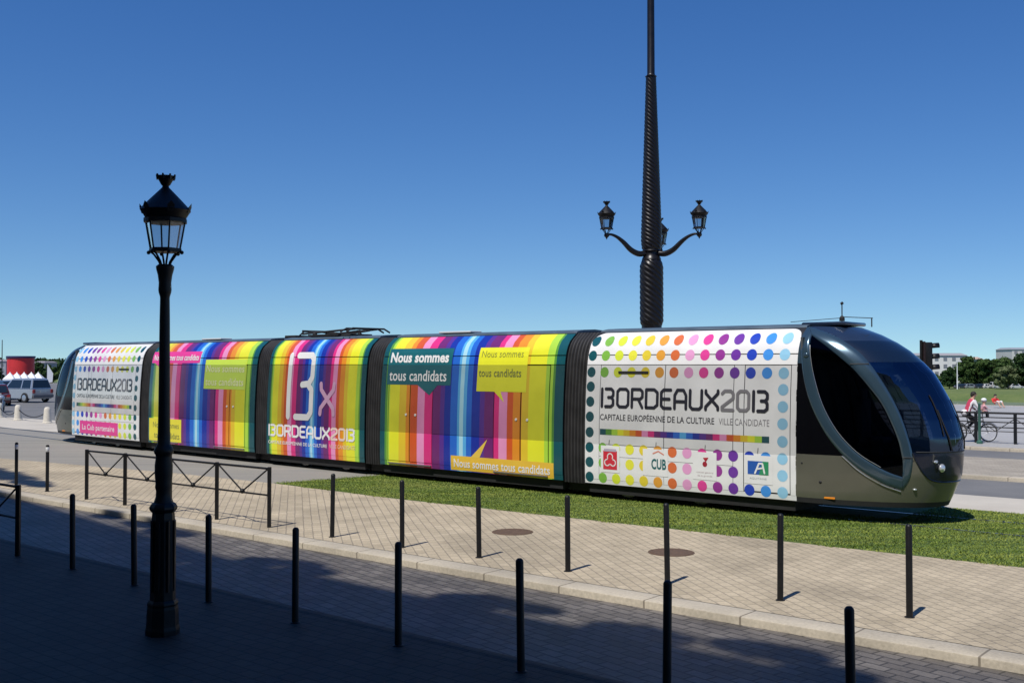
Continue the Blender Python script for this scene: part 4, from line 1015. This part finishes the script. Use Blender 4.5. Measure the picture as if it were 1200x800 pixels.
b = MB(); b.lathe([(1.32,3.38),(1.38,3.42),(1.38,3.58),(1.3,3.6)], n=32); b.build('rim', mat('rim_blue', (.03,.03,.09), .5), root, smooth=40)
root = empty('beach_flag', (gx(55,100),100,0), R(20), 'white feather flag beside the tram rear', 'flag')
b = MB(); b.tube([(0,0,0),(0,0,2.9)], .03); b.build('pole', M_POST, root); b = MB(); b.prism([(0,1.0),(.5,1.1),(.55,1.9),(.05,2.8)], -.01,.01); b.build('cloth', M_TENT, root)
def block(name, px0, px1, Y, ytop, zb, wallc, roofc, label, floors=4, cols=6, dep=14, roof_h=.8, rot=0.):
    x0, x1 = gx(px0, Y), gx(px1, Y); w = x1-x0; h = 2.76+(426.8-ytop)*Y/1249-zb
    root = empty(name, ((x0+x1)/2, Y+dep/2, zb), rot, label, 'building')
    b = MB(); b.box((0,0,(h-roof_h)/2),(w,dep,h-roof_h)); b.build('wall', mat('wall_'+name+str(int(px0)), wallc, .85, 0, .08, .2), root)
    b = MB(); hw, hd = w/2+.3, dep/2+.3; z0 = h-roof_h+.002
    b.add([(-hw,-hd,z0),(hw,-hd,z0),(hw,hd,z0),(-hw,hd,z0),(-hw+1,-hd+3,h),(hw-1,-hd+3,h),(hw-1,hd-3,h),(-hw+1,hd-3,h)], [(0,1,2,3),(0,1,5,4),(1,2,6,5),(2,3,7,6),(3,0,4,7),(4,5,6,7)]); b.build('roof', mat('roof_'+name+str(int(px0)), roofc, .8), root)
    fh = (h-roof_h)/floors; cw = w/cols; wm = mat('far_window', (.22,.23,.25), .3); proto = None
    for f in range(floors):
        for c_ in range(cols):
            if proto is None: b = MB(); b.box((0,0,0),(cw*.42,.1,fh*.52)); proto = o = b.build('window', wm, root)
            else: o = proto.copy(); COL.objects.link(o)
            o.location = (-w/2+cw*(c_+.5), -dep/2-.02, fh*(f+.55))
    return root
block('apartment_building', 1062,1133,330,413.5,-3.6,(.72,.70,.66),(.30,.29,.30),'white apartment building with flat grey roof behind the traffic light',4,7)
block('apartment_building', 1186,1240,420,407,-3.6,(.55,.54,.52),(.25,.27,.30),'pale building with grey roof at the right edge above the trees',5,6)
block('river_house', 1143,1152,345,418,-3.6,(.62,.57,.50),(.45,.33,.26),'small cream house roof peeping out between the tree tops',4,2,8)
block('warehouse', -40,7,420,421,-3.6,(.30,.30,.32),(.22,.2,.22),'grey low building behind the red kiosk at the left edge',3,6)
block('warehouse', 40,52,500,423,-3.6,(.34,.32,.33),(.25,.23,.25),'grey low building between red kiosk and tram rear',3,3)
b = MB(); b.tube([(0,0,0),(0,0,6.2)], [.09,.05], 8); tag(b.build('flag_pole', M_POST, loc=(gx(2.5,150),150,0)), 'thin dark pole at the far left edge', 'pole')

# ------------------------------------------------------------------ trees on the far bank
LEAF = {}
def leaf_mat(name, c1, c2, sc):
    m, n, l, b = nodes(name); tc = n.new('ShaderNodeTexCoord'); nz = n.new('ShaderNodeTexNoise'); nz.inputs['Scale'].default_value = sc; nz.inputs['Detail'].default_value = 3
    cr = n.new('ShaderNodeValToRGB'); cr.color_ramp.elements[0].position = .35; cr.color_ramp.elements[1].position = .65
    cr.color_ramp.elements[0].color = (*c1,1); cr.color_ramp.elements[1].color = (*c2,1)
    l.new(tc.outputs['Object'], nz.inputs['Vector']); l.new(nz.outputs[0], cr.inputs[0]); l.new(cr.outputs[0], b.inputs['Base Color']); b.inputs['Roughness'].default_value = .65
    b.inputs['Specular IOR Level'].default_value = .15
    return m
ML = [leaf_mat('foliage_dark', (.014,.036,.010), (.036,.070,.018), .6), leaf_mat('foliage_olive', (.08,.105,.04), (.15,.18,.08), .6), leaf_mat('foliage_mid', (.03,.060,.014), (.065,.105,.026), .6)]
M_BARK = mat('bark', (.10,.08,.06), .9, 0, .3, 6, .4)
def crown_mesh(rx, ry, rz, nclump, nleaf, size, seed, extra=None):
    rg = np.random.default_rng(seed); cs = []
    for i in range(nclump):
        v = rg.normal(0, 1, 3); v /= np.linalg.norm(v); q = rg.uniform(.35, .95)
        cs.append((v[0]*rx*q, v[1]*ry*q, v[2]*rz*q, rg.uniform(.22,.38)*min(rx, rz)))
    cs = np.array(cs+(extra or [])); idx = rg.integers(0, len(cs), nleaf); d = rg.normal(0, 1, (nleaf,3)); d /= np.linalg.norm(d, axis=1)[:,None]
    P = cs[idx,:3]+d*cs[idx,3:4]*rg.uniform(.55,1.05,(nleaf,1))*np.array([1,1,.75])
    nr = d+rg.normal(0,.5,(nleaf,3)); nr /= np.linalg.norm(nr, axis=1)[:,None]
    a = np.cross(nr, rg.normal(0,1,(nleaf,3))); a /= np.linalg.norm(a, axis=1)[:,None]; b_ = np.cross(nr, a); s = size*rg.uniform(.6,1.3,(nleaf,1))
    V = np.stack([P-a*s, P+b_*s*.7, P+a*s, P-b_*s*.7], 1).reshape(-1,3)
    me = bpy.data.meshes.new('crown'); me.vertices.add(4*nleaf); me.vertices.foreach_set('co', V.ravel()); me.loops.add(4*nleaf); me.loops.foreach_set('vertex_index', np.arange(4*nleaf))
    me.polygons.add(nleaf); me.polygons.foreach_set('loop_start', np.arange(0,4*nleaf,4)); me.polygons.foreach_set('loop_total', np.full(nleaf,4)); me.update(); me.validate(); return me
def tree(loc, h, w, mi, seed, label, group='trees on the far bank', nleaf=5200):
    root = empty('broadleaf_tree', loc, 0, label, 'tree', group)
    me = crown_mesh(w/2*.88, w/2*.8, h*.46, 44, nleaf, .24*w/9+.12, seed); me.materials.append(ML[mi]); o = link('crown', me, root); o.location = (0,0,h*.53)
    b = MB(); b.tube([(0,0,0),(.1,0,h*.3),(0,.1,h*.7)], [h*.03,h*.022,h*.008], 8)
    for i in range(5):
        a = i*1.3; b.tube([(.05,0,h*.28),(w*.25*math.cos(a),w*.25*math.sin(a),h*.6)], [h*.014,h*.004], 6)
    b.build('trunk', M_BARK, root)
FT = [ # px, Y, ytop, ybase z, width px, material, label
 (1112,286,430,17,0,'small dark tree in front of the white apartment building'),
 (1133,296,416,26,2,'tall dark tree just right of the white far street light'),
 (1148,300,416,30,0,'broad dark tree behind the cyclist in red'),
 (1164,292,417,28,2,'dark green tree above the seated person in red'),
 (1181,282,427,26,1,'grey green lighter tree near the right edge'),
 (1198,296,414,30,0,'dark tree at the right edge of the far bank'),
 (1226,296,420,26,2,'tree just beyond the right edge of the far bank'),
 (1178,316,414,32,2,'dark tree rising behind the grey green tree'),
 (1204,330,413,28,0,'dark tree top under the right edge building'),
 (1096,300,436,14,2,'small tree half hidden behind the traffic light'),
 (1040,300,424,22,0,'tree hidden behind the tram cab glass'),
 (46,300,424,16,0,'dark distant tree just left of the tram rear'),
 (60,310,427,18,2,'dark distant tree behind the tram rear'),
 (-8,300,421,22,2,'dark distant tree at the far left edge')]
for i, (px, Y, yt, wpx, mi, lab) in enumerate(FT):
    h = 2.76+(426.8-yt)*Y/1249+3.9; tree((gx(px,Y),Y,-3.9), h*1.02, wpx*Y/1249*1.35, mi, 20+i, lab)
# low shrubs / hedge strip along the bank road, distant wooded ridge
me = crown_mesh(1,1,1,4,10,1,1); bpy.data.meshes.remove(me)
def wood(name, x0, x1, Y0, Y1, z0, zt, n, seed, size, mi, label):
    rg = np.random.default_rng(seed); k = n; x = rg.uniform(x0, x1, k); 
    prof = zt*(.72+.28*np.sin(x*.021+seed)*np.sin(x*.053))+rg.normal(0,.3,k); z = z0+(prof)*rg.uniform(0,1,k)**.6; y = rg.uniform(Y0, Y1, k)
    P = np.c_[x, y, z]; d = rg.normal(0,1,(k,3)); d /= np.linalg.norm(d,axis=1)[:,None]; a = np.cross(d, rg.normal(0,1,(k,3))); a /= np.linalg.norm(a,axis=1)[:,None]; b_ = np.cross(d,a); s = size*rg.uniform(.6,1.4,(k,1))
    V = np.stack([P-a*s,P+b_*s*.7,P+a*s,P-b_*s*.7],1).reshape(-1,3); me = bpy.data.meshes.new(name); me.vertices.add(4*k); me.vertices.foreach_set('co', V.ravel()); me.loops.add(4*k); me.loops.foreach_set('vertex_index', np.arange(4*k))
    me.polygons.add(k); me.polygons.foreach_set('loop_start', np.arange(0,4*k,4)); me.polygons.foreach_set('loop_total', np.full(k,4)); me.update(); me.validate(); me.materials.append(ML[mi]); tag(link(name, me), label, 'wood', kind='stuff')
wood('distant_wood', -420, 420, 560, 640, -4, 11, 26000, 5, 1.2, 0, 'distant wooded ridge along the horizon')
wood('bank_shrubs', -60, 180, 305, 312, -4, 2.4, 9000, 8, .35, 2, 'low shrubs along the far bank road')
# street light and parked cars on the far bank
root = empty('far_street_light', (gx(1121.5,283),283,-3.9), 0, 'white street light on the far bank between two trees', 'street light')
b = MB(); b.tube([(0,0,0),(0,0,7.4)], [.16,.1], 8); b.build('pole', M_TENT, root, smooth=40); b = MB(); b.box((.5,0,7.4),(1.4,.3,.18),bev=.04); b.build('lamp_head', M_TENT, root)
for i, (px, pm, lab) in enumerate([(1127,M_DK,'tiny dark car on the far bank road right of the white street light'),(1137,M_SUV,'tiny silver car on the far bank road above the cyclist'),(1149,M_DK,'tiny dark blue car on the far bank road, middle of the line'),(1158,MATS['white_car_paint'],'tiny white car on the far bank road, left of the white van'),(1190,MATS['white_car_paint'],'tiny white car on the far bank at the right edge')]):
    r_ = car((gx(px,291),291,-3.9), R(8), pm, (4.3,1.75,1.4), lab); r_['group'] = 'cars on the far bank'
r_ = car((gx(1170,290),290,-3.9), R(8), MATS['white_car_paint'], (5.0,1.95,1.9), 'white van on the far bank road under the trees', True); r_['category'] = 'van'; r_['group'] = 'cars on the far bank'

# ------------------------------------------------------------------ quay railing, traffic light
posts = [TN(t_, 39.45) for t_ in np.arange(-32.5, 14, 1.3)]
root = empty('quay_railing', posts[0], 0, 'long dark railing with V bracing along the quay behind the tram cab', 'railing')
for p in posts:
    b = MB(); q = p-posts[0]; b.box((q.x,q.y,.53),(.09,.09,1.06), bev=.01); b.build('post', M_POST, root)
a, c_ = Vector((0,0,0)), posts[-1]-posts[0]
for z, r_ in ((1.06,.035),(.90,.02),(.74,.02),(.56,.02)):
    b = MB(); b.tube([a+Vector((0,0,z)), c_+Vector((0,0,z))], r_, 8); b.build('rail', M_POST, root, smooth=40)
b = MB()
for p, q in zip(posts[:-1], posts[1:]):
    p, q = p-posts[0], q-posts[0]; m_ = (p+q)/2; b.tube([p+Vector((0,0,.88)), m_+Vector((0,0,.42)), q+Vector((0,0,.88))], .016, 6)
b.tube([a+Vector((0,0,.42)), c_+Vector((0,0,.42))], .016, 6); b.build('bracing', M_POST, root)
def traffic_light():
    Z = 33.0; X = (1083-600)/1249*Z; root = empty('traffic_light', (X, Z, 0), 0, 'black traffic light with three hooded signals facing right above the cab', 'traffic light')
    h = lambda y: 2.76+(426.8-y)*Z/1249
    b = MB(); b.tube([(-.09,0,0),(-.09,0,h(398.5))], .045, 10); b.build('pole', M_POST, root, smooth=40)
    b = MB(); b.box((.10,0,(h(401)+h(437))/2),(.22,.30,h(401)-h(437)),bev=.03); b.build('housing', M_BLK, root, smooth=40)
    b = MB(); b.box((-.035,.0,(h(400)+h(432))/2),(.03,.34,h(400)-h(432)),bev=.005); b.build('backboard', mat('backboard_dark', (.02,.008,.008), .6), root)
    for i, y in enumerate((406.5,419,431.5)):
        z = h(y); sg = link('signal_lamp', None, root)
        b = MB(); b.lathe([(0,-.01),(.10,-.01),(.105,0),(.06,.02),(0,.025)], n=18, M=Matrix.Translation((.21,0,z)) @ Matrix.Rotation(R(90),4,'Y')); b.build('lens', mat(['lens_red','lens_amber','lens_green'][i], [(.05,.01,.01),(.05,.03,.01),(.01,.05,.03)][i], .3), sg, smooth=40)
        b = MB()
        for s_ in (0,):
            ring = [(.115*math.cos(R(q)), .115*math.sin(R(q))) for q in range(-20, 201, 20)]; n_ = len(ring)
            for (x, k) in ((.20,1.),(.20+.24,.85)):
                b.v += [(x, y_*1.0, z+z_ + (0 if k == 1 else .02)) for y_, z_ in ring]
            for j in range(n_-1): b.face((j, j+1, n_+j+1, n_+j))
        v_ = b.build('visor', M_BLK, sg, smooth=60); sd = v_.modifiers.new('t','SOLIDIFY'); sd.thickness = .02
traffic_light()
b = MB(); b.lathe([(.10,0),(.10,.08),(.05,.12),(.045,1.35),(.06,1.38),(.0,1.42)], n=14); tag(b.build('green_post', mat('green_paint', (.04,.12,.09), .5), smooth=40, loc=(gx(1147,37.2),37.2,0)), 'green metal post on the quay beside the bicycle', 'post')

# ------------------------------------------------------------------ bicycle and people
def bicycle():
    Y = 38.1; X = gx(1139.5, Y); root = empty('bicycle', (X, Y, 0), 0, 'city bicycle ridden along the quay behind the railing', 'bicycle')
    for x in (-.54,.54):
        b = MB(); b.tube([(x+.31*math.cos(a), 0, .33+.31*math.sin(a)) for a in np.linspace(0, 2*math.pi, 33)[:-1]], .022, 8, True); o = b.build('wheel', M_TYRE, root, smooth=60)
        b = MB(); b.tube([(x+.285*math.cos(a), 0, .33+.285*math.sin(a)) for a in np.linspace(0, 2*math.pi, 33)[:-1]], .014, 6, True)
        for i in range(14):
            a = 2*math.pi*i/14; b.tube([(x, .02*(-1)**i, .33),(x+.285*math.cos(a), 0, .33+.285*math.sin(a))], .003, 4)
        b.build('rim', mat('pale_rim', (.7,.7,.7), .3, .5), o)
        b = MB(); b.tube([(x+.36*math.cos(R(a)), 0, .33+.36*math.sin(R(a))) for a in range(20,161,14)], .025, 6); b.build('mudguard', mat('mudguard_silver', (.5,.5,.5), .3, .6), root)
    b = MB(); bb = (-.08,0,.30)
    b.tube([bb,(-.22,0,.85)], .018); b.tube([bb,(.36,0,.78)], .02); b.tube([(-.2,0,.66),(.34,0,.86)], .016); b.tube([bb,(-.54,0,.33)], .012); b.tube([(-.2,0,.7),(-.54,0,.33)], .010)
    b.tube([(.33,0,.92),(.40,0,.62),(.54,0,.33)], .016); b.build('frame', mat('bike_frame', (.1,.1,.11), .4), root, smooth=50)
    b = MB(); b.box((-.24,0,.93),(.26,.16,.06),bev=.025); b.build('saddle', M_TYRE, root, smooth=50)
    b = MB(); b.tube([(.33,0,.9),(.31,0,1.06)], .014); b.tube([(.12,-.28,1.06),(.30,-.18,1.08),(.32,0,1.08),(.30,.18,1.08),(.12,.28,1.06)], .013); b.build('handlebar', M_HUB, root, smooth=50)
    b = MB(); b.tube([(-.08,-.08,.30),(.02,-.1,.16)], .012); b.tube([(-.08,.08,.30),(-.18,.1,.44)], .012); b.box((.03,-.14,.15),(.1,.08,.02)); b.box((-.19,.14,.45),(.1,.08,.02)); b.build('pedals', M_TYRE, root)
    return X, Y
def body(name, loc, rotz, joints, bones, mats, zones, label, sub=2, scale=1.):
    """skin-modifier figure -> one continuous mesh; zones(center)->material index"""
    me = bpy.data.meshes.new(name); names = list(joints); me.from_pydata([joints[n_][0] for n_ in names], [(names.index(a), names.index(b_)) for a, b_ in bones], [])
    o = bpy.data.objects.new(name, me); COL.objects.link(o); o.modifiers.new('skin', 'SKIN'); 
    for i, n_ in enumerate(names):
        v = me.skin_vertices[0].data[i]; r = joints[n_][1]; v.radius = r if isinstance(r, tuple) else (r, r); v.use_root = (i == 0)
    s_ = o.modifiers.new('sub', 'SUBSURF'); s_.levels = sub; s_.render_levels = sub
    dg = bpy.context.evaluated_depsgraph_get(); m2 = bpy.data.meshes.new_from_object(o.evaluated_get(dg)); bpy.data.objects.remove(o)
    m2.name = name; m2.materials.clear()
    for m in mats: m2.materials.append(m)
    for p in m2.polygons: p.material_index = zones(p.center); p.use_smooth = True
    r_ = link(name, m2, None, loc, rotz); r_.scale = (scale,)*3; return tag(r_, label, 'person')
M_SKIN = mat('skin', (.50,.29,.20), .55); M_HAIR = mat('dark_hair', (.02,.014,.010), .7)
M_VEST = mat('red_pink_vest', (.55,.05,.10), .8); M_SHIRT = mat('white_shirt', (.75,.72,.72), .8); M_TROU = mat('dark_trousers', (.015,.015,.02), .8); M_PINK = mat('pink_shirt', (.65,.35,.38), .8); M_REDS = mat('red_shirt', (.6,.03,.03), .8)
def hands(parent, wrist, dirv, sd, sc=1.):
    wrist = Vector(wrist); d = Vector(dirv).normalized(); side_ = d.cross(Vector((0,0,1))).normalized()*sd; b = MB()
    palm = wrist+d*.05; b.ball(tuple(palm), (.045*sc,.035*sc,.02*sc), seg=10)
    for i in range(4):
        o_ = side_*(i-1.5)*.018*sc; l_ = (.07,.08,.075,.06)[i]*sc; p0 = palm+d*.025+o_
        b.tube([p0, p0+d*l_*.5+Vector((0,0,-.01)), p0+d*l_*.7+Vector((0,0,-.04*sc))], [.009*sc,.008*sc,.007*sc], 6)
    p0 = wrist+d*.025-side_*.03*sc; b.tube([p0, p0+d*.03-side_*.02+Vector((0,0,-.01)), p0+d*.05-side_*.015+Vector((0,0,-.03))], [.011*sc,.009*sc,.007*sc], 6)
    b.build('hands', M_SKIN, parent, smooth=60)
def face(parent, c_, fwd, r, hair=True, hm=None, helmet=False):
    """nose, ears, eyes, hair/helmet around head centre c_, looking along fwd (x)"""
    c_ = Vector(c_); b = MB(); b.ball(tuple(c_+Vector((r*.98,0,-.01))), (.018,.013,.022), seg=8)
    for s_ in (-1,1): b.ball(tuple(c_+Vector((0,s_*r*.82,-.005))), (.018,.010,.03), seg=8)
    b.build('face_features', M_SKIN, parent, smooth=60)
    b = MB()
    for s_ in (-1,1): b.ball(tuple(c_+Vector((r*.88,s_*.034,.012))), (.008,.014,.009), seg=8)
    b.build('eyes', M_HAIR, parent, smooth=60)
    b = MB(); b.ball(tuple(c_+Vector((r*.90,0,-.06))), (.008,.026,.006), seg=8); b.build('mouth', mat('lips', (.35,.10,.09), .5), parent, smooth=60)
    if helmet:
        b = MB(); b.ball(tuple(c_+Vector((-.01,0,.045))), (r*1.45,r*1.25,r*1.1), seg=18); b.build('helmet', mat('helmet_white', (.78,.8,.8), .35), parent, smooth=60)
    else:
        b = MB(); b.ball(tuple(c_+Vector((-r*.22,0,r*.28))), (r*.98,r*.98,r*.92), seg=16); b.ball(tuple(c_+Vector((-r*.75,0,-r*.1))), (r*.5,r*.75,r*.8), seg=12); b.build('hair', hm or M_HAIR, parent, smooth=60)
BX, BY = bicycle()
J = {'pel':((-.24,0,1.00),(.15,.12)),'sp':((-.18,0,1.20),(.135,.10)),'ch':((-.08,0,1.42),(.17,.11)),'nk':((-.01,0,1.54),.055),'h1':((.03,0,1.63),(.085,.085)),'h2':((.05,0,1.73),(.085,.075)),
     'sL':((-.05,.19,1.45),.062),'eL':((.10,.24,1.20),.045),'wL':((.22,.24,1.12),.030),'sR':((-.05,-.19,1.45),.062),'eR':((.10,-.24,1.20),.045),'wR':((.22,-.24,1.12),.030),
     'hL':((-.22,.10,.96),.10),'kL':((.16,.12,.80),.065),'aL':((-.16,.13,.48),.042),'tL':((-.03,.13,.47),.035),'hR':((-.22,-.10,.96),.10),'kR':((.14,-.12,.60),.065),'aR':((-.04,-.13,.20),.042),'tR':((.09,-.13,.18),.035)}
BN = [('pel','sp'),('sp','ch'),('ch','nk'),('nk','h1'),('h1','h2'),('ch','sL'),('sL','eL'),('eL','wL'),('ch','sR'),('sR','eR'),('eR','wR'),('pel','hL'),('hL','kL'),('kL','aL'),('aL','tL'),('pel','hR'),('hR','kR'),('kR','aR'),('aR','tR')]
def zn(c_):
    if c_.z > 1.52: return 0
    if c_.z < 1.02: return 2
    if abs(c_.y) > .13 and c_.x > .12: return 0
    if abs(c_.y) > .17: return 3
    return 1
P1 = body('person', (BX, BY, 0), 0, J, BN, [M_SKIN, M_VEST, M_TROU, M_SHIRT], zn, 'dark haired person in red vest and black trousers riding the bicycle behind the railing')
face(P1, (.045,0,1.68), 1, .10); 
for s_ in (-1,1): hands(P1, (.21,s_*.24,1.12), (.8,0,-.35), s_)
b = MB(); b.ball((-.30,0,1.04), (.13,.17,.12), seg=14); b.build('shirt_tail', M_SHIRT, P1, smooth=60)
# child in front seat
st = empty('child_seat', (BX+.34, BY, 1.02), 0, 'small child seat on the front of the bicycle', 'child seat')
b = MB(); b.box((0,0,0),(.24,.24,.04),bev=.015); b.box((-.12,0,.14),(.03,.24,.28),bev=.012); b.build('seat_shell', mat('seat_grey', (.3,.3,.32), .5), st, smooth=40)
b = MB(); b.tube([(0,0,0),(.0,0,-.1)], .02); b.build('seat_bracket', M_HUB, st)
Jc = {'pel':((0,0,.08),(.08,.07)),'ch':((.02,0,.25),(.09,.07)),'nk':((.03,0,.33),.035),'h1':((.04,0,.39),.065),'h2':((.05,0,.46),.06),'sL':((.02,.1,.26),.035),'wL':((.13,.1,.16),.022),'sR':((.02,-.1,.26),.035),'wR':((.13,-.1,.16),.022),
      'kL':((.14,.06,.06),.04),'aL':((.16,.07,-.16),.028),'kR':((.14,-.06,.06),.04),'aR':((.16,-.07,-.16),.028)}
P2 = body('person', (BX+.36, BY, 1.02), 0, Jc, [('pel','ch'),('ch','nk'),('nk','h1'),('h1','h2'),('ch','sL'),('sL','wL'),('ch','sR'),('sR','wR'),('pel','kL'),('kL','aL'),('pel','kR'),('kR','aR')], [M_SKIN, M_PINK, M_TROU],
          lambda c_: 0 if c_.z > .31 else (1 if c_.z > .08 else 2), 'small child in pink with a big white helmet sitting at the front of the bicycle')
face(P2, (.045,0,.425), 1, .068, helmet=True)
for s_ in (-1,1): hands(P2, (.125,s_*.1,.165), (.8,0,-.4), s_, .55)
# seated person far off on the quay
Y = 68.; Js = {'pel':((0,0,.12),(.15,.12)),'sp':((-.02,0,.32),(.13,.10)),'ch':((.0,0,.50),(.17,.11)),'nk':((.02,0,.62),.055),'h1':((.04,0,.70),.08),'h2':((.05,0,.79),.075),
     'sL':((0,.19,.52),.06),'eL':((.14,.26,.34),.045),'wL':((.30,.16,.34),.03),'sR':((0,-.19,.52),.06),'eR':((.14,-.26,.34),.045),'wR':((.30,-.16,.34),.03),
     'kL':((.42,.14,.42),.065),'aL':((.62,.13,.07),.042),'tL':((.76,.13,.04),.035),'kR':((.42,-.14,.42),.065),'aR':((.62,-.13,.07),.042),'tR':((.76,-.13,.04),.035)}
P3 = body('person', (gx(1165.5,Y), Y, 0.02), R(-75), Js, [('pel','sp'),('sp','ch'),('ch','nk'),('nk','h1'),('h1','h2'),('ch','sL'),('sL','eL'),('eL','wL'),('ch','sR'),('sR','eR'),('eR','wR'),('pel','kL'),('kL','aL'),('aL','tL'),('pel','kR'),('kR','aR'),('aR','tR')],
          [M_SKIN, M_REDS, M_SHIRT], lambda c_: 0 if (c_.z > .60 or (c_.x > .5) or (c_.x > .2 and abs(c_.y) > .13 and .28 < c_.z < .38)) else (1 if c_.x < .22 and c_.z > .16 else 2), 'person in red shirt and pale shorts sitting on the quay far behind the railing')
face(P3, (.045,0,.745), 1, .095); 
for s_ in (-1,1): hands(P3, (.29,s_*.16,.35), (.8,-s_*.3,-.1), s_)

# ------------------------------------------------------------------ what casts the foreground shade: unseen buildings and trees invented to fit its outline
M_FAC = mat('facade_stone', (.42,.38,.31), .85, 0, .12, .5, .2)
def facade(t0, n0, t1, n1, hgt, label):  # invented building out of view, its eave set to draw the shade line
    """front line given in street coordinates; building behind it"""
    A, B_ = TN(t0, n0), TN(t1, n1); d = (B_-A); L = d.length; d.normalize(); back = Vector((d.y, -d.x, 0))
    if back.dot(Vector((NV.x, NV.y, 0))) > 0: back = -back
    ang = math.atan2(d.y, d.x); root = empty('unseen_building', A, ang, label, 'building')
    yb = 1 if Matrix.Rotation(ang, 3, 'Z') @ Vector((0,1,0)) @ back > 0 else -1
    b = MB(); b.box((L/2, yb*(.45+5), (hgt-.6)/2),(L, 10, hgt-.6)); b.build('wall', M_FAC, root)
    b = MB(); b.box((L/2, yb*(0+5.2), hgt-.3+.001),(L, 10.4, .6), bev=.03); b.build('cornice', M_FAC, root)
    w = MB(); w.box((0,0,0),(1.2,.12,2.2)); proto = None
    for f in range(5):
        for i in range(10):
            if proto is None: proto = o = w.build('window', mat('facade_window', (.04,.05,.06), .1), root)
            else: o = proto.copy(); COL.objects.link(o)
            o.location = (L*(i+.5)/10, yb*.43, 2.5+f*4.2)
facade(-12.2, 9.32-.573*24, 40, 9.32-.573*24, 24, 'unseen stone building added behind the camera to shade the road on the right')
facade(-60, 15.9-.573*24, -12.2, 9.32-.573*24, 24, 'unseen stone building added behind the camera to shade the pavement on the left')
ML.append(leaf_mat('foliage_plane', (.04,.08,.02), (.08,.13,.03), .8))
def shade_tree(t_, n_, z, extra, seed, label):  # unseen tree added so its leaf clumps make the bumps in the shadow edge
    """crown whose shadow tip falls on the road at street coordinates (t_, n_)"""
    c0 = TN(t_+.063*z, n_-.573*z); root = empty('unseen_tree', (c0.x, c0.y, 0), 0, label, 'tree', 'unseen plane trees added for the shadow edge')
    ex = []
    for (dt, dn, rad, flat) in extra:
        v = TN(dt, dn); ex.append((v.x, v.y, 0., rad))
    cs = np.array(ex); rg = np.random.default_rng(seed); n = 900*len(ex); idx = rg.integers(0, len(cs), n); d = rg.normal(0,1,(n,3)); d /= np.linalg.norm(d,axis=1)[:,None]
    tv = np.array([TV.x, TV.y, 0]); off = (d@tv)[:,None]*tv[None]*1.3
    P = cs[idx,:3]+(d+off)*cs[idx,3:4]*rg.uniform(.1,1.,(n,1))
    low = crown_mesh(2.2, 2.2, 2.6, 30, 5000, .16, seed)
    lv = np.zeros(len(low.vertices)*3); low.vertices.foreach_get('co', lv); lv = lv.reshape(-1,3)+np.array([-NV.x*2.4, -NV.y*2.4, -2.9]); bpy.data.meshes.remove(low)
    nr = rg.normal(0,1,(n,3)); a = np.cross(nr, rg.normal(0,1,(n,3))); a /= np.linalg.norm(a,axis=1)[:,None]; nr /= np.linalg.norm(nr,axis=1)[:,None]; b_ = np.cross(nr,a); s = .10*rg.uniform(.6,1.3,(n,1))
    V = np.vstack([np.stack([P-a*s,P+b_*s*.7,P+a*s,P-b_*s*.7],1).reshape(-1,3), lv]); k = len(V)//4
    me = bpy.data.meshes.new('crown'); me.vertices.add(4*k); me.vertices.foreach_set('co', V.ravel()); me.loops.add(4*k); me.loops.foreach_set('vertex_index', np.arange(4*k)); me.polygons.add(k); me.polygons.foreach_set('loop_start', np.arange(0,4*k,4)); me.polygons.foreach_set('loop_total', np.full(k,4)); me.update(); me.validate()
    me.materials.append(ML[3]); o = link('crown', me, root); o.location = (0,0,z)
    b = MB(); q = -NV*2.4; b.tube([(q.x,q.y,0),(q.x*.97,q.y,z*.5),(q.x*.8,q.y*.8,z-2),(0,0,z-.3)], [.3,.22,.12,.04], 10); b.build('trunk', M_BARK, root, smooth=50)
shade_tree(-8.6, 9.62, 19, [(0,0,.28,0),(.5,.02,.2,0),(-.35,-.12,.22,0)], 41, 'unseen plane tree added behind the camera, middle one')
shade_tree(-5.2, 9.72, 19, [(0,0,.26,0),(-1.3,-.22,.3,0),(.35,.08,.18,0),(.9,-.3,.2,0)], 42, 'unseen plane tree added behind the camera, right one')
shade_tree(-12.3, 9.75, 19, [(0,-.08,.2,0),(-.6,-.25,.22,0),(.45,-.28,.2,0)], 43, 'unseen plane tree added behind the camera, left of the middle')
shade_tree(-17.5, 10.3, 19, [(0,0,.25,0),(1.2,-.25,.3,0),(-1.4,.1,.2,0)], 44, 'unseen plane tree added behind the camera, left one')
shade_tree(-27.5, 12.3, 20, [(0,0,.5,0),(1.2,-.2,.45,0),(2.6,-.45,.35,0),(-1.5,.1,.6,0),(3.4,-.6,.2,0)], 45, 'unseen plane tree added behind the camera, farthest left')
